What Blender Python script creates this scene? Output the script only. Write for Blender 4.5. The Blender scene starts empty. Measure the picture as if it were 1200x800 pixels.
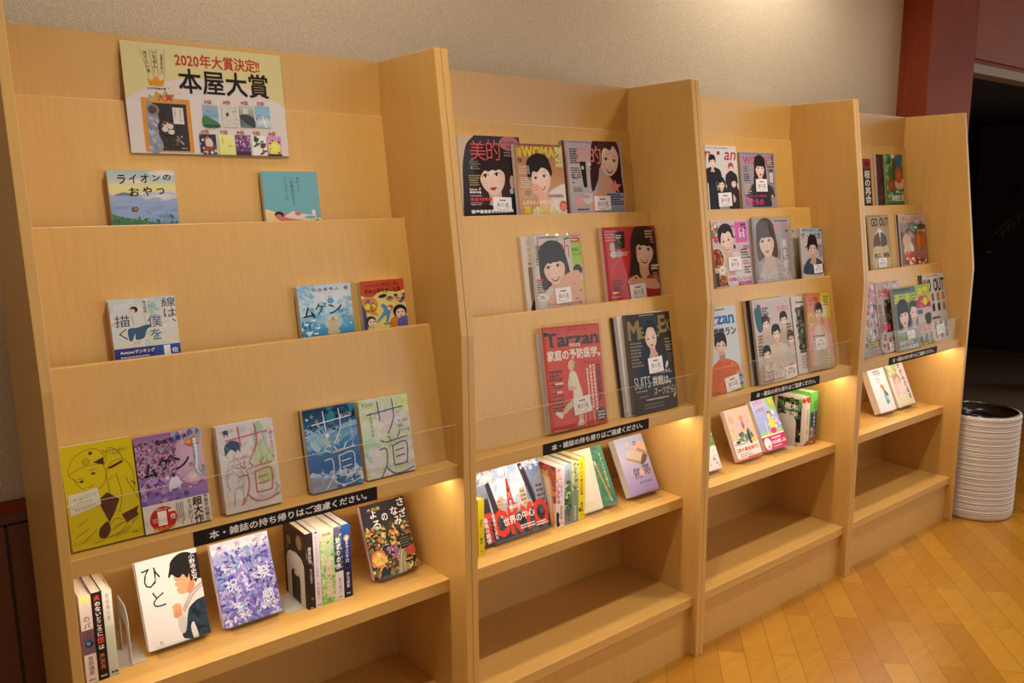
import bpy, math, random
from mathutils import Matrix, Vector

# ------------------------------------------------------------------ camera, world, lights
scene = bpy.context.scene
COL = scene.collection
R = math.radians

CAM = Vector((-0.2031, -1.9051, 1.4787))
YAW, PITCH, ROLL, FPX = -0.6688, -0.1746, -0.0083, 966.05
_c, _s = math.cos(YAW), math.sin(YAW)
_f = Vector((-_s * math.cos(PITCH), _c * math.cos(PITCH), math.sin(PITCH)))
_r0 = Vector((_c, _s, 0)); _u0 = _r0.cross(_f)
_r = math.cos(ROLL) * _r0 + math.sin(ROLL) * _u0
_u = -math.sin(ROLL) * _r0 + math.cos(ROLL) * _u0
cd = bpy.data.cameras.new('camera'); cam = bpy.data.objects.new('camera', cd); COL.objects.link(cam)
cam.matrix_world = Matrix(((_r.x, _u.x, -_f.x, CAM.x), (_r.y, _u.y, -_f.y, CAM.y), (_r.z, _u.z, -_f.z, CAM.z), (0, 0, 0, 1)))
cd.sensor_width = 36; cd.lens = 36 * FPX / 1200; cd.clip_start = 0.05
scene.camera = cam

scene.view_settings.view_transform = 'Standard'; scene.view_settings.look = 'None'
scene.view_settings.exposure = 0.0; scene.view_settings.gamma = 1.0; scene.view_settings.use_curve_mapping = False
scene.cycles.use_denoising = True
scene.cycles.max_bounces = 8; scene.cycles.transparent_max_bounces = 16
scene.cycles.sample_clamp_indirect = 4.0

world = bpy.data.worlds.new('room_ambience'); scene.world = world; world.use_nodes = True
wt = world.node_tree; bg = wt.nodes['Background']
# dim ambience all round, plus an added cooler glow at right for fill and sheen
def wnode(kind, **kw):
    n = wt.nodes.new(kind)
    for k, v in kw.items():
        setattr(n, k, v)
    return n
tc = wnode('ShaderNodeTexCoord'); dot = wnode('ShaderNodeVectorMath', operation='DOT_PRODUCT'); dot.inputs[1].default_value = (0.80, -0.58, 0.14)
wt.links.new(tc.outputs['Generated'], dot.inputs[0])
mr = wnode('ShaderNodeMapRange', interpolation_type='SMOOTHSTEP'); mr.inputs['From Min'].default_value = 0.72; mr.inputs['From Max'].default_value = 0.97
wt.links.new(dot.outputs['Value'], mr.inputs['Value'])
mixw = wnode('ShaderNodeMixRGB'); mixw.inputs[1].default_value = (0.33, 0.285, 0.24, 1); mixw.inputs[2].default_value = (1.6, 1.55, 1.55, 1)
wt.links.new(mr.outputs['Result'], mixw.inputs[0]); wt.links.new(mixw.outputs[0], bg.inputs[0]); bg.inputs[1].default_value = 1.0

WARM = (1.0, 0.945, 0.865)
def downlight(x, y, z, power, angle=110, blend=0.7, radius=0.05):
    l = bpy.data.lights.new('downlight', 'SPOT'); l.energy = power; l.color = WARM
    l.spot_size = R(angle); l.spot_blend = blend; l.shadow_soft_size = radius
    o = bpy.data.objects.new('downlight', l); COL.objects.link(o); o.location = (x, y, z)
    return o
# one row of downlights over the shelves, wall washers close to the wall, a second row further out in the room
for x, y, p, a in ((0.62, -0.95, 66, 112), (2.42, -0.95, 68, 112), (4.25, -0.95, 32, 112),
                   (0.62, -0.22, 24, 160), (2.60, -0.22, 36, 155),
                   (1.5, -3.0, 50, 120), (3.6, -2.5, 60, 120)):
    downlight(x, y, 2.74, p, a)

# ------------------------------------------------------------------ colours and materials
def lin(c):
    return c / 12.92 if c <= 0.04045 else ((c + 0.055) / 1.055) ** 2.4
def hx(c):
    if isinstance(c, str):
        return tuple(lin(int(c[i:i + 2], 16) / 255) for i in (0, 2, 4))
    return tuple(c)
def mul(c, k):
    c = hx(c); return (c[0] * k, c[1] * k, c[2] * k)
def mixc(a, b, k):
    a, b = hx(a), hx(b); return tuple(a[i] * (1 - k) + b[i] * k for i in range(3))

def newmat(name):
    m = bpy.data.materials.new(name); m.use_nodes = True
    nt = m.node_tree; b = nt.nodes['Principled BSDF']
    return m, nt, b
def node(nt, kind, **kw):
    n = nt.nodes.new(kind)
    for k, v in kw.items():
        setattr(n, k, v)
    return n
def ramp(nt, fac, stops):
    n = node(nt, 'ShaderNodeValToRGB'); nt.links.new(fac, n.inputs[0])
    el = n.color_ramp.elements
    while len(el) < len(stops):
        el.new(0.5)
    for e, (p, c) in zip(el, stops):
        e.position = p; e.color = (*hx(c), 1)
    return n.outputs[0]
def mapping(nt, scale, rot=(0, 0, 0), coord='Object'):
    t = node(nt, 'ShaderNodeTexCoord'); mp = node(nt, 'ShaderNodeMapping')
    nt.links.new(t.outputs[coord], mp.inputs[0])
    mp.inputs['Scale'].default_value = scale; mp.inputs['Rotation'].default_value = rot
    return mp.outputs[0]
def noise(nt, vec, scale, detail=3, rough=0.5):
    n = node(nt, 'ShaderNodeTexNoise'); nt.links.new(vec, n.inputs['Vector'])
    n.inputs['Scale'].default_value = scale; n.inputs['Detail'].default_value = detail; n.inputs['Roughness'].default_value = rough
    return n.outputs[0]
def bump(nt, bsdf, h, strength, dist):
    b = node(nt, 'ShaderNodeBump'); b.inputs['Strength'].default_value = strength; b.inputs['Distance'].default_value = dist
    nt.links.new(h, b.inputs['Height']); nt.links.new(b.outputs[0], bsdf.inputs['Normal'])

def wood(name, a, b, scale, rough=0.36, spec=0.8):
    m, nt, p = newmat(name)
    v = mapping(nt, scale)
    f = noise(nt, v, 1.0, 4, 0.6)
    nt.links.new(ramp(nt, f, ((0.3, a), (0.7, b))), p.inputs['Base Color'])
    p.inputs['Roughness'].default_value = rough
    p.inputs['Specular IOR Level'].default_value = spec
    return m
def plain(name, c, rough=0.5, metal=0.0, spec=0.5, var=0.06):
    m, nt, p = newmat(name)
    f = noise(nt, mapping(nt, (1, 1, 1)), 40, 2)
    nt.links.new(ramp(nt, f, ((0.3, mul(c, 1 - var)), (0.7, mul(c, 1 + var)))), p.inputs['Base Color'])
    p.inputs['Roughness'].default_value = rough; p.inputs['Metallic'].default_value = metal
    p.inputs['Specular IOR Level'].default_value = spec
    return m
M = {}
BEECH_A, BEECH_B = 'c8994c', 'cfa055'
M['beech_upright'] = wood('beech_upright_grain', BEECH_A, BEECH_B, (140, 60, 4))
M['beech_long'] = wood('beech_long_grain', 'ca9b4f', 'd1a358', (4, 60, 140))
M['beech_edge'] = wood('beech_edge_band', 'c8994c', 'cfa055', (60, 60, 5))
M['redwood'] = wood('reddish_panel_wood', '86391c', '914424', (60, 60, 6), 0.6, 0.15)
M['wainscot'] = wood('dark_wainscot_wood', '6a3318', '7a3f20', (6, 60, 90), 0.45)
M['header'] = wood('header_panel_wood', '94543f', '9e5c46', (4, 60, 30), 0.6, 0.15)
M['dark_door'] = wood('dark_door_wood', '2c1a10', '35200f', (60, 60, 4), 0.5)
M['soffit'] = plain('painted_soffit', '9a8670', 0.6)
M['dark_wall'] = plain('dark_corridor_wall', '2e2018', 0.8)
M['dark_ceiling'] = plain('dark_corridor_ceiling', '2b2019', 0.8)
M['ceiling'] = plain('white_ceiling', 'd8d0c2', 0.85)
M['metal'] = plain('grey_painted_steel', 'bdb6a8', 0.4, 0.0)
M['brass'] = plain('worn_brass', '8a6a40', 0.35, 1.0)
M['black'] = plain('black_plastic', '17130f', 0.22)
M['ribbon'] = plain('black_ribbon', '15100e', 0.6)
M['leaf'] = plain('dark_palm_leaf', '20301a', 0.5)
M['clay'] = plain('dark_clay_pot', '3a2a22', 0.6)
M['disc'] = plain('dull_bronze_disc', '241a14', 0.5)
M['chrome'] = plain('dark_chrome_rim', '6a625a', 0.2, 1.0)

def wallpaper():
    m, nt, p = newmat('woven_beige_wallpaper')
    v = mapping(nt, (1, 1, 1)); f = noise(nt, v, 230, 3, 0.7); g = noise(nt, v, 3, 2)
    v2 = mapping(nt, (320, 320, 320), (0, R(35), 0))
    w = node(nt, 'ShaderNodeTexVoronoi'); nt.links.new(v2, w.inputs['Vector']); w.inputs['Scale'].default_value = 1
    nt.links.new(ramp(nt, f, ((0.3, 'c7b293'), (0.7, 'ddcaa9'))), p.inputs['Base Color'])
    p.inputs['Roughness'].default_value = 0.9
    bump(nt, p, f, 0.55, 0.004)
    return m
M['wallpaper'] = wallpaper()

def floor_mat():
    m, nt, p = newmat('honey_plank_floor')
    v = mapping(nt, (1, 1, 1), (0, 0, R(-43.0)))
    b = node(nt, 'ShaderNodeTexBrick'); nt.links.new(v, b.inputs['Vector'])
    b.offset = 0.5; b.inputs['Scale'].default_value = 1.0
    b.inputs['Brick Width'].default_value = 0.56; b.inputs['Row Height'].default_value = 0.0855
    b.inputs['Mortar Size'].default_value = 0.0011; b.inputs['Mortar Smooth'].default_value = 0.2; b.inputs['Bias'].default_value = 0.0
    b.inputs['Color1'].default_value = (*hx('bb8527'), 1); b.inputs['Color2'].default_value = (*hx('a56c18'), 1)
    b.inputs['Mortar'].default_value = (*hx('7c4f14'), 1)
    v3 = mapping(nt, (6, 30, 1), (0, 0, R(-43.0))); f = noise(nt, v3, 1.2, 5, 0.65)
    mx = node(nt, 'ShaderNodeMixRGB', blend_type='MULTIPLY'); mx.inputs[0].default_value = 0.55
    nt.links.new(b.outputs['Color'], mx.inputs[1]); nt.links.new(ramp(nt, f, ((0.3, 'd9c8a8'), (0.7, 'ffffff'))), mx.inputs[2])
    nt.links.new(mx.outputs[0], p.inputs['Base Color'])
    p.inputs['Roughness'].default_value = 0.33; p.inputs['Specular IOR Level'].default_value = 0.5
    return m
M['floor'] = floor_mat()
def carpet_mat():
    m, nt, p = newmat('dark_brown_carpet')
    f = noise(nt, mapping(nt, (1, 1, 1)), 260, 3, 0.8)
    nt.links.new(ramp(nt, f, ((0.3, '584430'), (0.7, '7a6046'))), p.inputs['Base Color'])
    p.inputs['Roughness'].default_value = 0.95; bump(nt, p, f, 0.6, 0.004)
    return m
M['carpet'] = carpet_mat()
def stone_mat():
    m, nt, p = newmat('pale_speckled_ceramic')
    f = noise(nt, mapping(nt, (1, 1, 1)), 420, 3, 0.8)
    nt.links.new(ramp(nt, f, ((0.32, 'a89a8c'), (0.6, 'd9cec2'))), p.inputs['Base Color'])
    p.inputs['Roughness'].default_value = 0.5; bump(nt, p, f, 0.15, 0.001)
    return m
M['stone'] = stone_mat()
def clear(name, gloss, edge=False):
    m, nt, p = newmat(name)
    nt.nodes.remove(p); out = nt.nodes['Material Output']
    tr = node(nt, 'ShaderNodeBsdfTransparent'); gl = node(nt, 'ShaderNodeBsdfGlossy'); gl.inputs['Roughness'].default_value = 0.06
    tr.inputs[0].default_value = (0.97, 0.965, 0.95, 1)
    lw = node(nt, 'ShaderNodeLayerWeight'); lw.inputs[0].default_value = 0.5
    pw = node(nt, 'ShaderNodeMath', operation='POWER'); pw.inputs[1].default_value = 4.0
    nt.links.new(lw.outputs['Facing'], pw.inputs[0])
    ma = node(nt, 'ShaderNodeMath', operation='MULTIPLY_ADD'); ma.inputs[1].default_value = 0.28 * gloss; ma.inputs[2].default_value = 0.028 * gloss
    nt.links.new(pw.outputs[0], ma.inputs[0])
    mx = node(nt, 'ShaderNodeMixShader'); nt.links.new(ma.outputs[0], mx.inputs[0])
    nt.links.new(tr.outputs[0], mx.inputs[1]); nt.links.new(gl.outputs[0], mx.inputs[2]); nt.links.new(mx.outputs[0], out.inputs[0])
    return m
M['acrylic'] = clear('clear_acrylic_sheet', 0.8)
M['film'] = clear('clear_plastic_film', 0.7)
def acrylic_edge():
    m, nt, p = newmat('frosted_acrylic_edge')
    p.inputs['Base Color'].default_value = (*hx('e6d2b4'), 1); p.inputs['Roughness'].default_value = 0.25; p.inputs['Alpha'].default_value = 0.4
    return m
M['acrylic_edge'] = acrylic_edge()
def emit(name, c, k):
    m, nt, p = newmat(name)
    p.inputs['Emission Color'].default_value = (*c, 1); p.inputs['Emission Strength'].default_value = k
    return m
M['led'] = emit('warm_led_diffuser', (1.0, 0.91, 0.78), 36.0)
def print_mat(name, rough, spec):
    m, nt, p = newmat(name)
    a = node(nt, 'ShaderNodeAttribute'); a.attribute_name = 'ink'
    f = noise(nt, mapping(nt, (1, 1, 1)), 900, 2)
    mx = node(nt, 'ShaderNodeMixRGB', blend_type='MULTIPLY'); mx.inputs[0].default_value = 0.03
    nt.links.new(a.outputs['Color'], mx.inputs[1]); nt.links.new(f, mx.inputs[2])
    nt.links.new(mx.outputs[0], p.inputs['Base Color'])
    p.inputs['Roughness'].default_value = rough; p.inputs['Specular IOR Level'].default_value = spec
    return m
M['print'] = print_mat('printed_cover_paper', 0.33, 0.13)
M['matte'] = print_mat('printed_matte_paper', 0.6, 0.12)
def pages_mat():
    m, nt, p = newmat('stacked_page_edges')
    f = noise(nt, mapping(nt, (3, 1500, 3)), 1.0, 2)
    nt.links.new(ramp(nt, f, ((0.3, 'd6c4a6'), (0.7, 'f0e4ce'))), p.inputs['Base Color'])
    p.inputs['Roughness'].default_value = 0.8
    return m
M['pages'] = pages_mat()
def pages_side():
    m, nt, p = newmat('stacked_page_edges_upright')
    f = noise(nt, mapping(nt, (1500, 3, 3)), 1.0, 2)
    nt.links.new(ramp(nt, f, ((0.3, 'd6c4a6'), (0.7, 'f0e4ce'))), p.inputs['Base Color'])
    p.inputs['Roughness'].default_value = 0.8
    return m
M['pages_upright'] = pages_side()

# ------------------------------------------------------------------ mesh helpers
class MB:
    def __init__(s):
        s.v = []; s.f = []; s.c = []
    def add(s, vs, fs, col=None):
        n = len(s.v); s.v += [tuple(v) for v in vs]; s.f += [tuple(i + n for i in f) for f in fs]
        if col is not None:
            s.c += [col] * len(vs) if not isinstance(col, list) else col
        return s
    def box(s, x0, x1, y0, y1, z0, z1, col=None):
        vs = [(x, y, z) for x in (x0, x1) for y in (y0, y1) for z in (z0, z1)]
        return s.add(vs, [(0, 1, 3, 2), (4, 6, 7, 5), (0, 4, 5, 1), (2, 3, 7, 6), (0, 2, 6, 4), (1, 5, 7, 3)], col)
    def prism_x(s, prof, x0, x1, col=None):      # profile of (y, z), extruded along x
        n = len(prof); vs = [(x0, y, z) for y, z in prof] + [(x1, y, z) for y, z in prof]
        fs = [tuple(range(n)), tuple(range(2 * n - 1, n - 1, -1))] + [(i, n + i, n + (i + 1) % n, (i + 1) % n) for i in range(n)]
        return s.add(vs, fs, col)
    def lathe(s, prof, cx=0, cy=0, n=64, col=None):
        vs = []; fs = []
        for r, z in prof:
            for k in range(n):
                a = 2 * math.pi * k / n; vs.append((cx + r * math.cos(a), cy + r * math.sin(a), z))
        for i in range(len(prof) - 1):
            for k in range(n):
                k2 = (k + 1) % n; fs.append((i * n + k, i * n + k2, (i + 1) * n + k2, (i + 1) * n + k))
        return s.add(vs, fs, col)
    def tube(s, pts, r, n=6):
        pts = [Vector(p) for p in pts]; vs = []; fs = []
        rr = r if isinstance(r, list) else [r] * len(pts)
        for i, p in enumerate(pts):
            d = (pts[min(i + 1, len(pts) - 1)] - pts[max(i - 1, 0)]).normalized()
            a = d.orthogonal().normalized(); b = d.cross(a)
            for k in range(n):
                t = 2 * math.pi * k / n; vs.append(p + rr[i] * (math.cos(t) * a + math.sin(t) * b))
        for i in range(len(pts) - 1):
            for k in range(n):
                k2 = (k + 1) % n; fs.append((i * n + k, i * n + k2, (i + 1) * n + k2, (i + 1) * n + k))
        fs += [tuple(range(n - 1, -1, -1)), tuple(range((len(pts) - 1) * n, len(pts) * n))]
        return s.add(vs, fs)
    def build(s, name, mat, parent=None, bevel=0, smooth=False):
        me = bpy.data.meshes.new(name); me.from_pydata(s.v, [], s.f)
        if s.c:
            at = me.color_attributes.new('ink', 'FLOAT_COLOR', 'POINT')
            flat = []
            for c in s.c:
                flat += [c[0], c[1], c[2], 1.0]
            at.data.foreach_set('color', flat)
        me.materials.append(mat if not isinstance(mat, str) else M[mat])
        if smooth:
            me.polygons.foreach_set('use_smooth', [True] * len(me.polygons))
        me.update()
        o = bpy.data.objects.new(name, me); COL.objects.link(o)
        if parent:
            o.parent = parent
        if bevel:
            b = o.modifiers.new('bevel', 'BEVEL'); b.width = bevel; b.segments = 2; b.limit_method = 'ANGLE'
        return o
def empty(name, label, cat, mat=None, group=None):
    o = bpy.data.objects.new(name, None); COL.objects.link(o); o.empty_display_size = 0.05
    o['label'] = label; o['category'] = cat
    if group:
        o['group'] = group
    if mat is not None:
        o.matrix_world = mat
    return o
def struct(name, mb, mat, **kw):
    o = mb.build(name, mat, **kw); o['kind'] = 'structure'; return o

# ------------------------------------------------------------------ the room
struct('floor', MB().box(-2.5, 8.3, -3.6, 3.2, -0.04, 0.0), 'floor')
struct('ceiling', MB().box(-2.5, 8.3, -3.6, 0.2, 2.8, 2.84), 'ceiling')
struct('wall_back', MB().box(-2.5, 3.79, 0.15, 0.25, 0.0, 2.8), 'wallpaper')
w = MB()
w.box(-2.5, 3.78, 0.135, 0.15, 0.0, 0.80)
struct('trim_1', w, 'wainscot')
w = MB().box(-2.5, 3.78, 0.128, 0.15, 0.80, 0.825)
struct('trim_2', w, 'redwood', bevel=0.003)
w = MB()
for gx in (-1.5, -0.9, -0.42, -0.016):
    w.box(gx - 0.003, gx + 0.003, 0.133, 0.136, 0.0, 0.775)
w.box(-2.5, 3.78, 0.133, 0.136, 0.772, 0.776)
struct('trim_3', w, 'black')
struct('wall_column', MB().box(3.78, 4.2475, 0.01, 0.60, 0.0, 2.8), 'redwood', bevel=0.002)
struct('wall_header', MB().box(4.2525, 7.8, 0.012, 0.10, 2.135, 2.8), 'header', bevel=0.002)
struct('trim_4', MB().box(4.2475, 7.8, 0.03, 0.10, 2.112, 2.135), 'redwood')
struct('trim_5', MB().box(4.2475, 7.8, 0.02, 0.11, 2.068, 2.112), 'soffit')
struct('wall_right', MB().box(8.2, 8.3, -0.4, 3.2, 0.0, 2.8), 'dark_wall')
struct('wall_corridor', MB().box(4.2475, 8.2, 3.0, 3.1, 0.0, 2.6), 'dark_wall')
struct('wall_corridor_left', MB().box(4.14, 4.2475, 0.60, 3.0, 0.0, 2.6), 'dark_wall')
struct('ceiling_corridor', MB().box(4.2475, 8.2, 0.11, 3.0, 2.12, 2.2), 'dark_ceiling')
struct('floor_corridor', MB().box(4.2475, 8.2, 0.16, 3.0, 0.0, 0.004), 'carpet')

d = MB().box(8.165, 8.2, 0.55, 1.58, 0.004, 2.09)
door = struct('door_1', d, 'dark_door')
MB().box(8.175, 8.2, 1.585, 1.65, 0.004, 2.15).box(8.175, 8.2, 0.48, 0.545, 0.004, 2.15).box(8.175, 8.2, 0.48, 1.65, 2.095, 2.15).build('door_frame', 'black', door)
h = MB(); h.tube([(8.165, 1.49, 0.93), (8.12, 1.49, 0.93), (8.115, 1.48, 0.93), (8.115, 1.38, 0.925)], 0.011, 8)
h.lathe([(0.0, 0), (0.03, 0), (0.03, 0.01), (0.0, 0.01)], n=20)
h.build('door_handle', 'brass', door, smooth=True)
MB().tube([(8.165, 1.495, 1.0), (8.15, 1.495, 1.0)], 0.022, 16).build('lock_cylinder', 'brass', door)
MB().tube([(8.165, 1.255, 1.50), (8.155, 1.255, 1.50)], 0.062, 28).build('door_plaque', 'disc', door)

# ------------------------------------------------------------------ bookcases
W, T = 0.9, 0.0186
DB, DT, ZB, H = 0.3415, 0.2544, 1.1558, 1.8139
TIERS = {1: (-0.008, 1.681, 7.5, 1.35), 2: (-0.1043, 1.4266, 9.0, 1.092), 3: (-0.208, 1.1703, 10.5, 0.838)}
def tier_y(k, z):
    y0, z0, a, zf = TIERS[k]; return y0 - (z0 - z) * math.tan(R(a))

# ---- glyphs: each character of the built-in font becomes a small flat mesh
_gl = {}
def glyph(ch, bold):
    bold = min(bold, 0.0); key = (ch, round(bold, 4))
    if key in _gl:
        return _gl[key]
    cu = bpy.data.curves.new('g', 'FONT'); cu.body = ch; cu.size = 1; cu.offset = bold; cu.resolution_u = 2
    o = bpy.data.objects.new('g', cu); me = o.to_mesh()
    vs = [(v.co.x, v.co.y) for v in me.vertices]; fs = [tuple(p.vertices) for p in me.polygons]
    o.to_mesh_clear(); bpy.data.objects.remove(o); bpy.data.curves.remove(cu)
    _gl[key] = (vs, fs); return _gl[key]
def heavier(items, b):
    """a heavier weight: every outline repeated with small shifts, each a hair above the last"""
    if b <= 0.007:
        return [(p, f, 0) for p, f in items]
    q = min(b, 0.03) * 0.9; out = []
    for k, (dx, dy) in enumerate(((-q, -q), (q, -q), (q, q), (-q, q), (0, 0))):
        out += [([(x + dx, y + dy) for x, y in p], f, k) for p, f in items]
    return out
def is_wide(ch):
    return ord(ch) > 0x2E80

def catmull(pts, n=6, closed=True):
    out = []; N = len(pts)
    rng = range(N) if closed else range(N - 1)
    for i in rng:
        if closed:
            p0, p1, p2, p3 = pts[i - 1], pts[i], pts[(i + 1) % N], pts[(i + 2) % N]
        else:
            p0, p1, p2, p3 = pts[max(i - 1, 0)], pts[i], pts[i + 1], pts[min(i + 2, N - 1)]
        for k in range(n):
            t = k / n
            out.append(tuple(0.5 * (2 * p1[j] + (p2[j] - p0[j]) * t + (2 * p0[j] - 5 * p1[j] + 4 * p2[j] - p3[j]) * t * t + (3 * p1[j] - p0[j] - 3 * p2[j] + p3[j]) * t ** 3) for j in (0, 1)))
    if not closed:
        out.append(pts[-1])
    return out

class Art:
    """Printed artwork: flat inked shapes; u runs 0..100 across, v runs down in the same unit."""
    DZ = 0.000016
    def __init__(s, w, h, bg, k=1.0):
        s.w, s.h, s.bg = w, h, hx(bg); s.H = 100.0 * h / w; s.z = 0.00005; s.asp = 1.0 / k
        s.v = []; s.f = []; s.c = []; s.rnd = random.Random(int(w * 1e5 + h * 3e6))
        s.r(0, 0, 100, s.H, bg)
    def clip(s, pts, cols):
        P = [(p[0], p[1], *c) for p, c in zip(pts, cols)]
        for ax, lo, sg in ((0, 0, 1), (0, 100, -1), (1, 0, 1), (1, s.H, -1)):
            out = []
            for i in range(len(P)):
                a, b = P[i - 1], P[i]
                da, db = sg * (a[ax] - lo), sg * (b[ax] - lo)
                if (da >= 0) != (db >= 0):
                    t = da / (da - db); out.append(tuple(a[j] + (b[j] - a[j]) * t for j in range(5)))
                if db >= 0:
                    out.append(b)
            P = out
            if len(P) < 3:
                return [], []
        return [(p[0], p[1]) for p in P], [p[2:] for p in P]
    def raw(s, pts, c, up=True):
        if isinstance(c, list):
            cols = [hx(q) for q in c]
        else:
            cols = [hx(c)] * len(pts)
        pts, cols = s.clip(pts, cols)
        if len(pts) < 3:
            return
        n = len(s.v)
        s.v += [(p[0], p[1], s.z) for p in pts]; s.c += cols; s.f.append(tuple(range(n, n + len(pts))))
        if up:
            s.z += s.DZ
    def squeeze(s, k):
        s.v = [(a, b * k, z) for a, b, z in s.v]; s.k_ = k; return s
    def p(s, pts, c):
        s.raw(pts, c)
    def s(self, pts, c, n=5):
        self.raw(catmull(pts, n), c)
    def r(s, x, y, w, h, c, rot=0):
        pts = [(x, y), (x + w, y), (x + w, y + h), (x, y + h)]
        if rot:
            cx, cy = x + w / 2, y + h / 2; ca, sa = math.cos(R(rot)), math.sin(R(rot))
            pts = [(cx + (a - cx) * ca - (b - cy) * sa, cy + (a - cx) * sa + (b - cy) * ca) for a, b in pts]
        s.raw(pts, c)
    def g(s, x, y, w, h, stops):
        """vertical blend through (fraction, colour) stops"""
        for (a, ca), (b, cb) in zip(stops, stops[1:]):
            s.raw([(x, y + h * a), (x + w, y + h * a), (x + w, y + h * b), (x, y + h * b)], [ca, ca, cb, cb], False)
        s.z += s.DZ
    def gh(s, x, y, w, h, stops):
        for (a, ca), (b, cb) in zip(stops, stops[1:]):
            s.raw([(x + w * a, y), (x + w * b, y), (x + w * b, y + h), (x + w * a, y + h)], [ca, cb, cb, ca], False)
        s.z += s.DZ
    def e(s, x, y, rx, ry, c, rot=0, n=20, up=True):
        ca, sa = math.cos(R(rot)), math.sin(R(rot)); pts = []
        for k in range(n):
            t = 2 * math.pi * k / n; a, b = rx * math.cos(t), ry * math.sin(t); pts.append((x + a * ca - b * sa, y + a * sa + b * ca))
        s.raw(pts, c, up)
    def fan(s, pts, rim, mid, ctr=None, n=4):
        """a smooth shape that blends from its middle colour to its rim colour"""
        pts = catmull(pts, n)
        cx = ctr[0] if ctr else sum(p[0] for p in pts) / len(pts); cy = ctr[1] if ctr else sum(p[1] for p in pts) / len(pts)
        for i in range(len(pts)):
            s.raw([pts[i - 1], pts[i], (cx, cy)], [rim, rim, mid], False)
        s.z += s.DZ
    def glow(s, x, y, rx, ry, mid, rim, n=16, rot=0):
        ca, sa = math.cos(R(rot)), math.sin(R(rot))
        pts = []
        for k in range(n):
            t = 2 * math.pi * k / n; a, b = rx * math.cos(t), ry * math.sin(t); pts.append((x + a * ca - b * sa, y + a * sa + b * ca))
        for i in range(n):
            s.raw([pts[i - 1], pts[i], (x, y)], [rim, rim, mid], False)
        s.z += s.DZ
    def l(s, pts, wd, c, smooth=True):
        if smooth and len(pts) > 2:
            pts = catmull(pts, 5, False)
        for a, b in zip(pts, pts[1:]):
            dx, dy = b[0] - a[0], b[1] - a[1]; L = math.hypot(dx, dy) or 1
            nx, ny = -dy / L * wd / 2, dx / L * wd / 2; ex, ey = dx / L * wd * 0.2, dy / L * wd * 0.2
            s.raw([(a[0] + nx - ex, a[1] + ny - ey), (b[0] + nx + ex, b[1] + ny + ey), (b[0] - nx + ex, b[1] - ny + ey), (a[0] - nx - ex, a[1] - ny - ey)], c, False)
        s.z += s.DZ
    def _glyphs(s, items, c):
        col = hx(c)
        z0 = s.z
        for pts, fs, lay in items:
            s.z = z0 + lay * 0.0000035
            if max(p[0] for p in pts) < 0 or min(p[0] for p in pts) > 100 or max(p[1] for p in pts) < 0 or min(p[1] for p in pts) > s.H:
                continue
            inside = all(0 <= p[0] <= 100 and 0 <= p[1] <= s.H for p in pts)
            if inside:
                n = len(s.v); s.v += [(p[0], p[1], s.z) for p in pts]; s.c += [col] * len(pts)
                s.f += [tuple(i + n for i in f) for f in fs]
            else:
                for f in fs:
                    s.raw([pts[i] for i in f], c, False)
        s.z = z0 + s.DZ + 0.000014
    def t(s, text, x, y, w, h, c, b=0.0, rot=0, shear=0.0, space=0.08):
        """a line of text fitted into the box"""
        cur = 0.0; items = []
        for ch in text:
            if ch == ' ':
                cur += 0.4; continue
            vs, fs = glyph(ch, b)
            if not vs:
                cur += 0.5; continue
            if is_wide(ch):
                items.append(([(cur + p[0], p[1]) for p in vs], fs)); cur += 1.0
            else:
                x0 = min(p[0] for p in vs); x1 = max(p[0] for p in vs)
                items.append(([(cur + p[0] - x0, p[1]) for p in vs], fs)); cur += x1 - x0 + space
        if not items:
            return
        items = heavier(items, b)
        X = [p[0] for it in items for p in it[0]]; Y = [p[1] for it in items for p in it[0]]
        x0, x1, y0, y1 = min(X), max(X), min(Y), max(Y)
        sx = w / max(x1 - x0, 1e-6); sy = h / max(y1 - y0, 1e-6)
        cx, cy = x + w / 2, y + h / 2; ca, sa = math.cos(R(rot)), math.sin(R(rot)); out = []
        for vs, fs, lay in items:
            q = []
            for p in vs:
                a = x + (p[0] - x0) * sx; bb = y + (y1 - p[1]) * sy
                a += shear * (y + h - bb)
                q.append((cx + (a - cx) * ca - (bb - cy) * sa, cy + (a - cx) * sa + (bb - cy) * ca))
            out.append((q, fs, lay))
        s._glyphs(out, c)
    def v_(s, text, x, y, w, h, c, b=0.0, rot=0):
        """a column of text, read downwards"""
        n = len(text); ch_h = h / n; out = []
        cx, cy = x + w / 2, y + h / 2; ca, sa = math.cos(R(rot)), math.sin(R(rot))
        for i, ch in enumerate(text):
            if ch == ' ':
                continue
            for vs, fs, lay in heavier([glyph(ch, b)], b):
                q = []
                for p in vs:
                    a, bb = p
                    if not is_wide(ch):
                        a += 0.2
                    if ch in 'ー〜…―':
                        a, bb = 0.5 + (bb - 0.38), 0.38 + (0.5 - a)
                    if ch in '。、':
                        a += 0.55; bb += 0.55
                    X = x + a * w; Y = y + ch_h * i + (0.88 - bb) * ch_h
                    q.append((cx + (X - cx) * ca - (Y - cy) * sa, cy + (X - cx) * sa + (Y - cy) * ca))
                out.append((q, fs, lay))
        s._glyphs(out, c)
    def k(s, x, y, w, n, lh, c, fill=0.6):
        """rows of print too small to read"""
        col = hx(c)
        for i in range(n):
            xx = x; end = x + w * (0.7 + 0.3 * s.rnd.random())
            while xx < end:
                L = lh * (0.35 + 0.5 * s.rnd.random()); hh = lh * fill * (0.7 + 0.3 * s.rnd.random())
                s.raw([(xx, y + i * lh), (xx + L, y + i * lh), (xx + L, y + i * lh + hh), (xx, y + i * lh + hh)], c, False); xx += L + lh * 0.18
        s.z += s.DZ
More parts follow.
